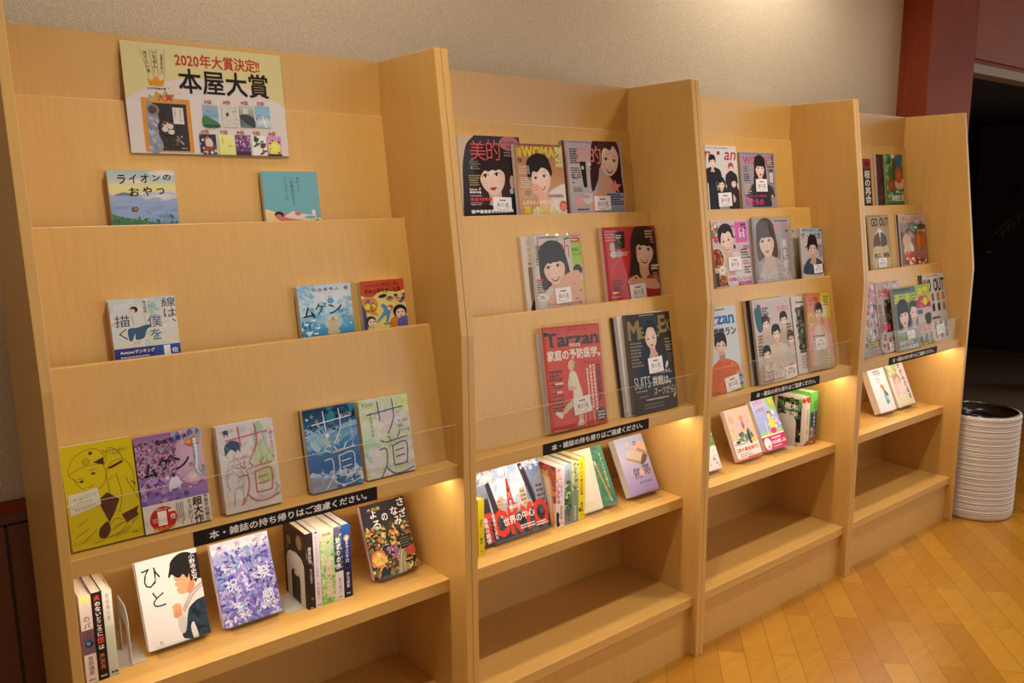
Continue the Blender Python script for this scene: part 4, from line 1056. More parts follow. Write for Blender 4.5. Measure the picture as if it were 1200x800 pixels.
def cover_health_back():
    A = Art(0.190, 0.277, 'cfc2b4'); A.v_('health', 8, 6, 12, 70, 'c9a04a', .01); A.r(8, 60, 16, 70, '8a7468'); A.k(9, 52, 8, 1, 6, '7a6a60'); A.s([(10, 130), (30, 110), (30, 150), (8, 150)], '3a2420')
    return A
on_tier(cover_health_back().squeeze(0.75), 2, 1.2380, 'cream magazine with orange script peeking out at the left of the second tier', Tk=0.008, spine='L', spine_c='d0c8c0')
def cover_health():
    A = Art(0.180, 0.277, 'c9c4c2', 0.75)
    A.g(0, 0, 100, 154, [(0, 'c4c0c2'), (.5, 'cfcac8'), (1, 'c9bfb8')]); A.t('health', 8, 8, 66, 40, 'c8382c', -.012, 0, .06)
    A.k(6, 4, 44, 1, 4, '3a3a3e', .8); A.r(79, 2, 20, 15, 'c8302c'); A.k(80, 4, 17, 2, 6, 'efd8d0'); A.r(80, 17, 20, 48, '9ac832'); A.t('ゆるむ', 81, 28, 16, 9, '2a3a1a', .03); A.t('ストレッチ', 81, 38, 18, 8, '2a3a1a', .03); A.p([(64, 8), (76, 5), (78, 9), (66, 12)], '4a8a3a')
    A.e(90, 76, 10, 12, '2a2628'); face(A, 40, 66, 24, 'e0ac90', '26262a', 'bob', -8, -.25, 1, None, 'a84a44'); A.s([(50, 96), (64, 84), (86, 76), (96, 84), (92, 98), (76, 112), (60, 120)], 'dcaa90')
    A.s([(20, 154), (24, 130), (44, 118), (70, 104), (92, 96), (103, 110), (103, 160), (20, 160)], 'd8a890'); A.sp(14, 66, 104, 34, 40, 1, 3, ['b8504a', 'c9766a', 'd6b0a0'])
    A.k(5, 22, 8, 10, 3, '4a464a'); A.k(4, 50, 14, 3, 5, '4a464a'); A.r(3, 92, 13, 3.4, 'c8302c'); A.k(3, 97, 20, 5, 5, '5a3a3a'); A.e(13, 130, 12, 7, 'e2dcd8'); A.k(6, 127, 14, 2, 4, '4a4444'); A.e(95, 112, 4, 5, 'd8c02a'); A.t('ストレス脱出大作戦', 18, 142, 76, 8, '6a5450', .01)
    return A
on_tier(cover_health().squeeze(0.75), 2, 1.2640, 'white health magazine with red lettering and a dark-haired woman leaning on her arm', d0=0.0086, roll=1.2, Tk=0.010, spine='L', spine_c='d8d2cc', stickers=((54, 128, .048, .040, 3),), sleeve=0.004)
def cover_red_mag():
    A = Art(0.232, 0.292, 'b8242c', 0.75)
    A.g(0, 0, 100, 126, [(0, 'b02c38'), (.5, 'bf242c'), (1, 'b01f28')])
    A.e(52, 6, 20, 14, 'b8303c'); face(A, 75, 41, 19.5, 'dca58c', '1f1719', 'long', 6, .1, 1, 'a81f26', '9a2c30'); A.s([(48, 60), (52, 20), (62, 10), (60, 50), (64, 84), (72, 108), (60, 104), (46, 88)], '231a1d'); A.s([(40, 94), (56, 86), (64, 92), (90, 96), (98, 104), (96, 114), (60, 108), (44, 106)], 'd8a48c')
    for k in range(4):
        A.l([(42, 95 + k * 2.6), (54, 92 + k * 3)], .8, 'b07a68')
    A.e(55, 91, 2, 1.6, '1a1416')
    A.k(4, 6, 34, 4, 5, 'cf8a86'); A.r(22, 8, 18, 30, '17151a', 2); A.k(24, 14, 12, 2, 4, 'd8d0cc'); A.l([(28, 20), (30, 26), (34, 30)], .8, 'b09a6a'); A.s([(12, 30), (16, 26), (20, 30), (20, 40), (12, 40)], 'c8a890'); A.r(20, 26, 1.4, 12, '8a3a34')
    A.e(17, 47, 6, 6, 'c8c2bc'); A.e(27, 47, 6, 6, '9aa0a8'); A.k(32, 44, 12, 2, 4, 'dfb8b0'); A.l([(10, 80), (16, 66), (28, 56)], .8, 'd06a5a'); A.l([(26, 110), (36, 92), (34, 76)], .7, 'd06a5a')
    A.k(80, 8, 16, 3, 5, 'e4c0b8'); A.k(88, 20, 8, 3, 4, 'cf8a86'); A.k(86, 70, 12, 2, 5, 'efe0da', .8); A.k(88, 84, 10, 5, 3, 'd89a90'); A.k(8, 92, 20, 5, 4, '6a1a1c', .7); A.k(9, 112, 12, 1, 4, 'e4c0b8', .8); A.k(6, 120, 20, 1, 3, 'd89a90')
    return A
on_tier(cover_red_mag().squeeze(0.75), 2, 1.5440, 'red magazine in a glossy sleeve with a long-haired woman, right end of the second tier', Tk=0.016, spine='L', spine_c='c8a8a0', stickers=((56, 115, .056, .042, 3),), sleeve=0.006)
def tarzan_logo(A, x, y, w, h, c):
    A.t('Tarzan', x, y, w, h, c, .045, 0, 0, .05)
    for u, yy in ((.01, .0), (.1, 1.), (.25, 1.), (.34, 1.), (.44, 1.), (.62, 1.), (.83, 1.), (.95, 1.)):
        A.r(x + u * w - w * .025, y + yy * h - h * .07, w * .09, h * .09, c)
def cover_tarzan():
    A = Art(0.212, 0.285, 'c83a22')
    A.g(0, 0, 100, 135, [(0, 'c8432e'), (.5, 'd03a1e'), (1, 'c8341e')])
    A.t('この一冊で、一生健康になる大人になる。', 16, 3.6, 62, 3.6, '4a1c18', .01); tarzan_logo(A, 3, 8, 94, 18, '24242c'); A.t('特別定価', 44, 23, 20, 4.4, 'e4d4c8', .03); A.t('家庭の予防医学。', 5, 30, 93, 14, 'ecdcd0', .035)
    A.e(45, 51, 5.6, 6.4, 'c2a878'); A.e(42.6, 53, 3.8, 5, 'e0b49a'); A.l([(40, 49), (46, 46), (51, 49)], 1.2, 'e8dcc8'); A.r(43, 57, 4.4, 5, 'd8a88c')
    A.s([(40, 62), (46, 59), (52, 63), (57, 80), (60, 92), (52, 98), (44, 98), (43, 82), (38, 76)], 'e0d4c0'); A.s([(36, 74), (40, 66), (44, 70), (42, 78), (52, 80), (50, 84), (38, 82)], 'd8ccb6'); A.s([(36, 80), (44, 79), (50, 83), (38, 84)], 'd8a88c')
    A.s([(44, 94), (56, 94), (56, 100), (40, 106), (24, 114), (18, 113), (28, 104), (38, 98)], 'd4ccbc'); A.s([(46, 98), (58, 98), (58, 116), (56, 126), (50, 126), (50, 112)], 'd8b098'); A.s([(20, 110), (30, 104), (32, 108), (24, 114)], 'd8b098')
    A.s([(10, 110), (14, 107), (22, 113), (22, 118), (17, 117)], 'e0d8cc'); A.s([(46, 129), (52, 124), (58, 126), (58, 131), (46, 131)], 'e0d8cc')
    A.p([(59, 108), (79, 108), (79, 111), (59, 111)], 'd8b894'); A.l([(62, 111), (61, 133)], 2, 'c9a07a'); A.l([(76, 111), (78, 133)], 2, 'c9a07a'); A.l([(69, 111), (69, 128)], 1.2, 'b98a64')
    A.k(6, 56, 22, 3, 5, '5a1812', .8); A.k(6, 73, 22, 2, 4, '3a1410'); A.k(6, 84, 22, 2, 4, '3a1410'); A.k(6, 94, 22, 2, 4, '3a1410'); A.k(6, 103, 24, 2, 4, '3a1410'); A.r(14, 72, 14, 2.6, 'e4c8b8'); A.r(16, 83, 9, 2.6, 'e4c8b8')
    A.l([(64, 50), (96, 51)], .6, '3a1410'); A.kv(92, 54, 58, 2, 4, '4a1812', .8); A.kv(82, 54, 60, 2, 6, 'e8cfc0', .55); A.kv(70, 58, 44, 1, 5, 'e8cfc0', .6); A.e(90, 121, 9, 9, '24242c'); A.k(84, 117, 12, 3, 4, 'd0c4c0')
    A.l([(3, 131), (82, 129)], .4, '8a2418'); A.k(5, 132.6, 26, 1, 2, 'e4b8a8')
    return A
on_tier(Art(0.20, 0.274, 'b8b0ac'), 3, 1.2030, 'white-spined magazine behind the red sports magazine, edge just showing', Tk=0.007, spine='L', spine_c='cbbfb8', roll=1.0)
on_tier(cover_tarzan(), 3, 1.2080, 'bright red sports magazine with a person seated on a stool', d0=0.0078, roll=2.0, Tk=0.010, spine='L', spine_c='c9b0a8', stickers=((57, 105, .052, .042, 5),), sleeve=0.012)
def cover_mens_back():
    A = Art(0.205, 0.296, 'cdc4bc'); A.r(4, 0, 16, 144, 'd6cdc4'); A.r(0, 0, 4, 144, '9a948e')
    return A
on_tier(Art(0.2, 0.292, '3a2f2a'), 3, 1.4935, 'dark magazine rearmost in the stack with the dark menswear magazine', Tk=0.006, spine='L', spine_c='4a403a')
on_tier(cover_mens_back(), 3, 1.5010, 'white magazine in the middle of the stack behind the dark menswear magazine', d0=0.0066, Tk=0.007, spine='L', spine_c='c8c0b8')
def cover_mens():
    A = Art(0.190, 0.293, '2c2623')
    A.g(0, 0, 100, 154, [(0, '3a302a'), (.4, '2f2926'), (.6, '3a302a'), (1, '2f2723')]); A.gh(0, 20, 60, 80, [(0, '443930'), (.5, '24303a'), (1, '262626')])
    A.k(30, 2, 42, 1, 3, 'a89a88'); A.t("M", 2, 10, 26, 30, '8a7448', .05); A.t("EN'S", 28, 20, 44, 19, '8a7448', .05); A.t('E', 72, 5, 16, 28, '8a7448', .05); A.t('X', 87, 13, 12, 19, '8a7448', .05)
    A.s([(20, 96), (26, 74), (38, 62), (52, 70), (66, 62), (82, 70), (92, 96), (94, 120), (18, 120)], '24323c')
    A.s([(46, 66), (62, 64), (60, 84), (54, 96), (48, 84)], 'd6d0cc'); A.p([(47, 66), (53, 72), (62, 64), (62, 72), (53, 76), (48, 72)], '1f1d20')
    A.s([(38, 30), (36, 14), (46, 4), (60, 6), (68, 18), (66, 34)], '1f3f40'); face(A, 52, 40, 13.5, 'c99a80', '1c2426', 'none', -6, -.15, 0, None, '8a5a4c'); A.s([(39, 36), (38, 22), (46, 12), (58, 12), (66, 24), (65, 36), (61, 26), (54, 22), (45, 24)], '1f2a2c')
    A.k(4, 44, 24, 8, 5, '8a8076'); A.k(82, 42, 15, 3, 5, '8a7a6a'); A.k(84, 56, 14, 2, 4, 'a89a8a'); A.k(84, 66, 14, 4, 4, '6a5a4a')
    A.s([(80, 84), (84, 78), (86, 84), (80, 90)], 'd6cfc8'); A.t('SUITS', 5, 98, 36, 18, 'c9c2ba', -.008); A.k(8, 119, 32, 1, 5, '8a8076'); A.t('今の時代だから、', 46, 90, 46, 7, 'e0d8d0', .008, 2); A.t('挑戦は。', 46, 100, 42, 15, 'e0d8d0', .012); A.t('スーツだらけ', 46, 118, 56, 12, 'd6cec6', .004, 0, .2)
    A.k(14, 128, 26, 1, 3, '8a8076'); A.k(28, 134, 60, 1, 4, 'c9c2ba'); A.k(22, 141, 60, 2, 5, '6a6a62'); A.e(94, 134, 2, 5, 'c9b08a', 30)
    return A
on_tier(cover_mens(), 3, 1.5240, 'dark menswear magazine with gold lettering and a man in a dinner jacket', d0=0.0143, roll=1.4, Tk=0.013, spine='L', spine_c='6a5c50', stickers=((56, 82, .050, .042, 3),))

# ------------------------------------------------------------------ third bookcase, magazines on display
def figure(A, x, y, s, cl, hair, skin='e0b8a0', sw=1.0):
    A.s([(x - 1.6 * s * sw, y + 6 * s), (x - 1.7 * s * sw, y + 2.6 * s), (x - .8 * s, y + 1.5 * s), (x, y + 1.8 * s), (x + .8 * s, y + 1.5 * s), (x + 1.7 * s * sw, y + 2.6 * s), (x + 1.6 * s * sw, y + 6 * s)], cl)
    face(A, x, y, s, skin, hair, 'short', 0, 0, 0, None, 'a8605a', True, 1)
def cover_group():
    A = Art(0.176, 0.298, 'd2cccc', 0.745)
    A.k(4, 5, 80, 1, 4, '4a4446'); A.t('an・an', -24, 14, 118, 24, 'a82838', .01, 0, .22)
    figure(A, 20, 44, 9, '1f1c22', '1a1618', sw=1.6); A.r(4, 90, 26, 80, '211e24'); A.sp(24, 30, 92, 30, 50, 3, 8, ['4a5a3a', '2f3a24', '6a7a54', '26241f'])
    figure(A, 78, 60, 7, '26222a', 'a8484a', sw=1.5); A.s([(64, 78), (90, 76), (96, 168), (66, 168)], '2a2226'); figure(A, 44, 104, 9, '201e22', '1c1a1c', sw=1.7); A.s([(30, 128), (62, 126), (64, 168), (28, 168)], '1f1c20')
    figure(A, 84, 100, 8, '342a2c', '241c1c', 'd8a890', sw=1.2); A.s([(74, 118), (98, 116), (100, 168), (72, 168)], '2c2224'); A.s([(48, 132), (54, 140), (48, 148), (42, 140)], 'd8b09a'); A.s([(80, 130), (88, 144), (80, 152)], 'd8b09a'); A.r(34, 156, 30, 14, 'a89c94')
    return A
on_tier(cover_group().squeeze(0.745), 1, 2.1440, 'white magazine with red script and a group of figures in dark clothes', Tk=0.008, spine='L', spine_c='cfc6c2', stickers=((52, 144, .060, .044, 2),))
def cover_woman_grey():
    A = Art(0.212, 0.280, '9a929a', 0.71)
    A.k(6, 3, 66, 1, 3, '3a363c'); A.t('WOMAN', 8, 9, 84, 20, 'b8487c', .05); face(A, 55, 38, 13.5, 'd8ae98', '2a2226', 'long', 0, .25, 0, '3a383c', '8a3a3a'); A.s([(30, 110), (36, 84), (50, 74), (66, 76), (76, 96), (82, 132), (30, 132)], '37353a')
    A.k(8, 34, 14, 3, 5, '5a545a'); A.k(8, 52, 18, 4, 5, '4a444a'); A.k(8, 78, 18, 5, 5, 'c9b8a0'); A.r(76, 2, 20, 34, '6a4a4a'); A.k(77, 4, 16, 6, 5, 'd6c8c4'); A.r(80, 46, 14, 30, 'c9bcbc'); A.k(81, 49, 11, 6, 4, 'a8504a'); A.r(80, 40, 14, 36, '5a5458'); A.r(81.5, 48, 11, 26, 'cdc2c2')
    A.k(80, 82, 14, 3, 5, '4a444a'); A.e(87, 108, 5, 6, 'b06a3a'); A.e(87, 108, 2, 2.4, 'e0d0b0'); A.t('読み直したい毎日の', 8, 102, 62, 7, 'b8487c', .02); A.t('私たちの', 8, 112, 52, 17, 'cf4a86', .045)
    return A
on_tier(cover_woman_grey().squeeze(0.71), 1, 2.3380, 'grey magazine with pink lettering and a dark-haired woman, top tier of the third bookcase', Tk=0.008, spine='L', spine_c='b8b0b4', stickers=((56, 80, .056, .042, 0),))
def cover_pink_food():
    A = Art(0.202, 0.300, 'c9b4bc', 0.76)
    A.t('エッセ', 48, 6, 50, 40, 'c458a0', .05); A.r(0, 0, 22, 8, 'd8c8c0'); A.k(2, 2, 18, 2, 3, '8a5a5a'); A.e(8, 24, 14, 16, '4a8a4a'); A.sp(30, 0, 12, 24, 34, 2, 5, ['b83a4a', 'd8a8b0', '5a7a4a', 'c8485a', 'efe0d8'])
    A.s([(36, 150), (38, 92), (50, 74), (66, 72), (90, 84), (103, 100), (103, 150)], 'd3c9c8'); face(A, 38, 45, 17, 'dca890', '1f1a1d', 'man', -12, -.35, 1, None, 'a8524a'); A.e(58, 60, 3, 5, '3a2a2a')
    A.r(0, 58, 34, 92, 'bfae9e'); A.e(10, 84, 20, 25, 'd6c8c0'); A.e(9, 84, 17, 22, '7a3424'); A.sp(30, 0, 66, 24, 36, 2, 4.5, ['a84a2a', '8a2f22', 'c9783a', '5a221a']); A.e(20, 110, 9, 9, 'e4dcd4'); A.k(15, 108, 10, 2, 3, '6a5a54'); A.e(18, 134, 18, 16, 'cfc2b4'); A.e(18, 134, 14, 13, '8a4a2c'); A.sp(20, 6, 124, 26, 22, 2, 4, ['b06a3a', '7a2f22', 'c99a4a']); A.r(0, 116, 10, 30, '3a3030')
    A.r(64, 4, 32, 46, 'cf60a8'); A.k(80, 8, 10, 3, 8, '4a1c3c', .8); A.r(74, 18, 14, 22, 'ead8e0'); A.v_('献立', 76, 18, 10, 22, '8a2a6a', .03); A.k(82, 58, 16, 2, 5, 'b8487c'); A.k(74, 66, 24, 4, 6, '5a4a4c'); A.k(78, 92, 20, 2, 6, 'c8488a'); A.k(80, 106, 18, 3, 6, '4a3a3c'); A.k(36, 116, 20, 2, 4, 'c8786a'); A.t('元気にしている', 36, 128, 62, 9, 'c8508a', .03); A.t('魔法の時短', 60, 138, 38, 10, 'c8508a', .03)
    return A
on_tier(cover_pink_food().squeeze(0.76), 2, 2.0660, 'pink household magazine with food photographs, left of the second tier in the third bookcase', Tk=0.008, spine='L', spine_c='d0c0c0', stickers=((54, 98, .056, .042, 0),))
def cover_pale_man():
    A = Art(0.228, 0.303, 'a8a2ac', 0.76)
    A.g(0, 0, 100, 133, [(0, 'b0aab2'), (.5, '9c97a6'), (1, 'a09aa6')]); A.k(58, 6, 38, 1, 4, '4a464e', .8); A.t('an・an', 52, 12, 66, 17, 'd9857c', .01, 0, .22)
    A.s([(8, 140), (14, 112), (26, 90), (48, 82), (70, 92), (86, 110), (92, 140)], 'c2b8ba'); A.sp(160, 14, 92, 70, 40, .8, 2.2, ['cfc6c6', 'b4aaae', 'd8d0ce', 'a89ea4']); face(A, 34, 48, 21, 'd8b7a4', '4a3c3a', 'bob', -4, -.3, 0, None, 'b07468')
    A.v_('美を磨く', 74, 44, 15, 86, 'e0dade', .02); A.kv(70, 42, 60, 1, 5, 'cfc8cc'); A.kv(68, 80, 40, 1, 4, 'cfc8cc'); A.k(4, 122, 10, 2, 3, '6a646a'); A.r(86, 27, 8, 3, '5a4a5a')
    return A
on_tier(Art(0.226, 0.300, 'a69a94'), 2, 2.2700, 'grey magazine directly behind the lilac one with the pale young man', Tk=0.008, spine='L', spine_c='b0a49a')
on_tier(cover_pale_man().squeeze(0.76), 2, 2.2780, 'lilac magazine with a pale young man and white vertical lettering, in a clear sleeve', d0=0.0086, roll=.8, Tk=0.008, spine='L', spine_c='c2b8b4', sleeve=0.006)
def cover_beige():
    A = Art(0.150, 0.262, 'b8a688'); A.r(6, 8, 30, 90, 'c4b498'); A.s([(30, 60), (44, 20), (50, 20), (50, 131), (30, 131)], 'a89474'); A.e(18, 12, 3, 3, '4a3a2c'); A.e(32, 14, 2, 2, '4a3a2c'); A.sp(14, 4, 30, 16, 80, 1, 2, ['6a5a44', '8a7858'])
    return A
on_tier(cover_beige().squeeze(0.73), 2, 2.5130, 'beige magazine half hidden behind the one with the man in a hat', Tk=0.007, spine='L', spine_c='cdbfa8')
def cover_hat():
    A = Art(0.142, 0.259, 'bcb4b2', 0.72)
    A.r(12, 2, 88, 10, '4a7a9a'); A.t('ニッポンの社長', 16, 3, 70, 7, 'd0dce4', .02); A.t('ザ・歩き旅', 4, 15, 92, 26, '3f7a9c', .03); A.s([(10, 166), (16, 130), (34, 112), (56, 108), (80, 114), (98, 132), (100, 166)], '3a4a62'); A.s([(46, 112), (66, 112), (60, 140), (52, 140)], 'cfc8c4')
    face(A, 54, 74, 19, 'b98468', '241c1a', 'man', 2, .1, 1, None, '7a4438'); A.s([(16, 74), (30, 60), (36, 34), (48, 24), (62, 24), (74, 36), (78, 60), (92, 72), (76, 66), (54, 61), (34, 67)], '1d191b'); A.s([(30, 82), (34, 60), (42, 62), (36, 78)], '1d191b'); A.s([(78, 82), (76, 60), (68, 62), (73, 78)], '1d191b')
    A.k(82, 60, 16, 8, 6, '3f6a8a'); A.k(46, 136, 50, 1, 6, '3a3a44', .8); A.k(4, 134, 20, 4, 8, '2a3a52'); A.r(72, 142, 26, 8, '2a2c34'); A.k(48, 158, 40, 1, 5, '4a4a52')
    return A
on_tier(cover_hat().squeeze(0.72), 2, 2.5300, 'magazine with blue lettering and a man in a dark hat', d0=0.033, roll=1.5, Tk=0.006, spine='L', spine_c='c8c0b8', stickers=((72, 150, .046, .030, 3),))
def cover_tarzan_run():
    A = Art(0.210, 0.280, 'c6ccd2')
    A.g(0, 0, 100, 134, [(0, 'c6ccd4'), (.7, 'ccd0d2'), (.85, 'a8c08a'), (1, '7ab04a')]); A.k(36, 3, 48, 1, 4, '3a3a40'); tarzan_logo(A, 2, 8, 92, 19, '2a6aa8'); A.t('脂肪燃焼ラン', 8, 32, 88, 14, '26262a', .03)
    A.s([(22, 134), (26, 96), (40, 84), (56, 80), (74, 84), (92, 94), (96, 118), (88, 116), (86, 134)], 'd0622e'); A.s([(84, 106), (94, 104), (96, 122), (76, 130), (60, 128), (62, 122), (82, 116)], 'c9906c'); A.r(48, 72, 14, 12, 'b8805e'); face(A, 54, 60, 12.5, 'cf9a78', '241a18', 'short', 4, .3, 1, None, '8a4a40', False); A.p([(74, 92), (80, 89), (79, 91)], 'efe4dc')
    A.e(95, 118, 7, 9, '2f6ab0'); A.k(91, 114, 8, 3, 3, 'd8e2ee'); A.k(6, 112, 14, 4, 5, '4a7a3a'); A.k(30, 130, 12, 1, 3, '3a3a3a')
    return A
on_tier(cover_tarzan_run(), 3, 1.8600, 'sports magazine with a smiling man in an orange shirt', Tk=0.008, spine='L', spine_c='c9c4c0', stickers=((72, 121, .060, .044, 6),))
on_tier(Art(0.215, 0.288, '1c1818'), 3, 2.1220, 'black-covered magazine behind the one with five young men', Tk=0.013, spine='L', spine_c='c9beb4', edge='1c1818')
def cover_five():
    A = Art(0.218, 0.290, 'c9c0bc')
    A.g(0, 0, 100, 133, [(0, 'c4c0c0'), (.6, 'c8beb8'), (1, 'b8a898')]); A.t('MORE', 4, 6, 92, 32, 'd8a8b4', -.014); A.t('今夜の', 62, 14, 34, 9, 'c8687c', .01); A.s([(4, 14), (20, 10), (22, 44), (14, 52), (6, 44)], '3a6a78'); A.e(8, 8, 4, 6, 'c9a8b0')
    for x, y, cl in ((30, 40, 'bdae9e'), (78, 38, 'b4a494')):
        figure(A, x, y, 8.5, cl, '241c1c', sw=1.5)
    figure(A, 54, 58, 9.5, 'cfc2b2', '201a1a', sw=1.7); figure(A, 24, 88, 9, 'b09a8a', '26201f', sw=1.5); figure(A, 92, 70, 8, 'c4b8ac', '2a2220', sw=1.4)
    A.s([(36, 128), (40, 92), (54, 82), (70, 90), (82, 112), (84, 134), (36, 134)], 'cbbdad'); A.sp(40, 50, 100, 30, 30, .8, 2, ['d6cabc', 'b4a494', 'c9907c'])
    A.k(24, 14, 16, 5, 4.4, '6a5a5e'); A.k(6, 56, 12, 3, 5, 'b8606a'); A.k(4, 72, 14, 4, 4.5, '5a4a4c'); A.k(84, 44, 12, 6, 5, '7a6a6a'); A.t('私の', 14, 102, 30, 13, 'e4d8d0', .03); A.t('恋する冬♥', 12, 116, 54, 12, 'e4d8d0', .035); A.k(8, 128, 56, 1, 3, '8a7a6c'); A.e(86, 118, 12, 10, 'd87a8a'); A.k(78, 114, 14, 2, 4, 'efdcdc')
    return A
on_tier(cover_five(), 3, 2.1420, 'pale magazine with five young men in beige shirts', d0=0.0136, Tk=0.010, spine='L', spine_c='c9beb4', stickers=((82, 122, .054, .038, 4),))
def cover_white_photo():
    A = Art(0.196, 0.279, 'cfc8c4'); A.t('Panasonic', 14, 8, 32, 5, '2a2626', .03); A.r(12, 20, 66, 84, '3a3430'); A.sp(60, 12, 20, 40, 84, 2, 5, ['2a2422', '5a4a42', '7a8a4a', '1f1b1a', '8a7a6a', '4a5a3a']); A.k(14, 110, 50, 5, 5, '8a8480')
    return A
on_tier(cover_white_photo(), 3, 2.3890, 'white magazine with a dark photograph, behind the orange and pink one', Tk=0.010, spine='L', spine_c='d4c8c0')
def cover_orange():
    A = Art(0.158, 0.280, 'd28a78')
    A.g(0, 0, 100, 178, [(0, 'd8783a'), (.3, 'd88a62'), (.55, 'd69a90'), (1, 'd0938a')]); A.r(62, 0, 38, 60, 'd3c23c'); A.e(70, 38, 16, 18, 'd9cdb8'); A.e(18, 60, 13, 15, 'd8b840'); A.k(10, 55, 18, 3, 5, '8a4a2a'); A.k(72, 8, 24, 4, 6, '8a6a2a')
    A.s([(24, 150), (28, 90), (42, 74), (58, 72), (72, 82), (80, 110), (80, 150)], 'd6c4ae'); A.s([(28, 140), (78, 138), (80, 180), (30, 180)], 'bfae98'); face(A, 50, 46, 14, 'e0b498', '2a2120', 'short', 0, 0, 1, None, 'b0544c'); A.k(20, 98, 60, 2, 7, '8a4a44'); A.k(12, 10, 36, 2, 6, 'b84a2a'); A.k(10, 146, 18, 4, 7, 'd8c040', .8); A.r(62, 150, 38, 12, 'd3c23c'); A.k(64, 153, 30, 2, 5, '8a6a2a'); A.k(14, 14, 34, 2, 9, 'c8502a', .7)
    for x in (42, 50, 58, 66):
        A.l([(x, 140), (x - 1, 178)], 1, 'a8967e')
    return A
on_tier(cover_orange(), 3, 2.4480, 'orange and pink magazine at the right end of the lowest ledge in the third bookcase', d0=0.0106, roll=3, Tk=0.010, spine='L', spine_c='d4b8a8', stickers=((48, 118, .054, .040, 3),), sleeve=0.004)

# ------------------------------------------------------------------ last bookcase, magazines on display
def cover_sakura():
    A = Art(0.200, 0.274, '241e1e'); A.r(60, 0, 40, 30, '8a2420'); A.t('特', 76, 8, 18, 16, '2a1210', .04); A.v_('桜の再会', 72, 34, 24, 100, 'cfc8c2', .03); A.r(0, 0, 60, 137, '5a3a34'); A.sp(20, 0, 20, 60, 100, 3, 8, ['8a5a4c', '3a2a26', 'b08a7a'])
    return A
on_tier(cover_sakura().squeeze(0.71), 1, 3.0530, 'narrow-showing black magazine with white vertical lettering, top tier of the last bookcase', Tk=0.006, spine='L', spine_c='5a4a44')
def cover_maroon():
    A = Art(0.198, 0.295, '4a2222'); A.sp(40, 0, 0, 40, 149, 2, 6, ['3a1a1c', '5f2a2a', '2a1616', '6a3430']); A.r(0, 0, 4, 149, 'b8aca4')
    return A
on_tier(cover_maroon(), 1, 3.2900, 'maroon magazine behind the green orchard magazine', Tk=0.007, spine='L', spine_c='b8aca4')
def cover_orchard():
    A = Art(0.156, 0.297, '4a6a3a')
    A.sp(160, 0, 0, 100, 190, 3, 10, ['3f6a34', '5a8a44', '2f5030', '7aa85a', '4a7a4a', '8ab070']); A.e(70, 26, 26, 24, '3a6a78'); A.e(68, 30, 18, 16, '2f5a80'); A.e(44, 8, 10, 8, 'c9c4ba'); A.s([(42, 20), (58, 28), (56, 90), (40, 94), (38, 50)], '33452c')
    A.glow(72, 78, 22, 34, 'c8643a', '8a3a22'); A.glow(30, 116, 18, 26, 'b8543a', '7a3020'); A.s([(52, 100), (76, 110), (96, 90), (103, 110), (103, 128), (60, 130)], 'd0a084'); A.t('美味しい', 52, 138, 34, 9, 'dcd8cc', .02); A.t('果樹生活', 28, 154, 70, 24, 'dcd8cc', .045)
    return A
on_tier(cover_orchard().squeeze(0.74), 1, 3.3570, 'green magazine with ripe fruit on the branch, top tier of the last bookcase', d0=0.0076, Tk=0.008, spine='L', spine_c='8a8a6a')
def cover_vest():
    A = Art(0.170, 0.299, 'a8906c')
    A.r(0, 0, 100, 176, 'a68e6a'); A.k(8, 3, 80, 1, 4, '4a3a2a'); A.t('GO OUT', 14, 10, 82, 28, '332a24', .05); A.s([(26, 70), (40, 52), (50, 48), (62, 52), (78, 70), (80, 104), (24, 104)], 'd0c8b8'); A.s([(22, 76), (34, 62), (46, 60), (50, 104), (18, 106)], '5f4a42'); A.s([(56, 60), (70, 62), (82, 76), (80, 104), (54, 104)], '544c4c'); A.s([(44, 48), (50, 44), (58, 48), (52, 62)], 'd8d0c4')
    A.s([(16, 112), (36, 102), (58, 106), (80, 102), (90, 116), (90, 176), (14, 176)], 'c4b088'); A.sp(40, 14, 108, 74, 66, 2, 5, ['cdbb94', 'b4a078', 'd0c09a']); A.t('秋の、服装', 18, 124, 72, 18, '33302a', .03); A.l([(16, 146), (86, 144)], 1, '6a5a40')
    return A
on_tier(Art(0.160, 0.292, '4a342e'), 2, 3.0730, 'dark brown magazine behind the tan outdoor-clothing magazine', Tk=0.004, spine='L', spine_c='7a6a5c')
on_tier(cover_vest().squeeze(0.75), 2, 3.0780, 'tan outdoor-clothing magazine showing a vest, second tier of the last bookcase', d0=0.0046, Tk=0.006, spine='L', spine_c='b8a488', stickers=((52, 158, .052, .036, 0),))
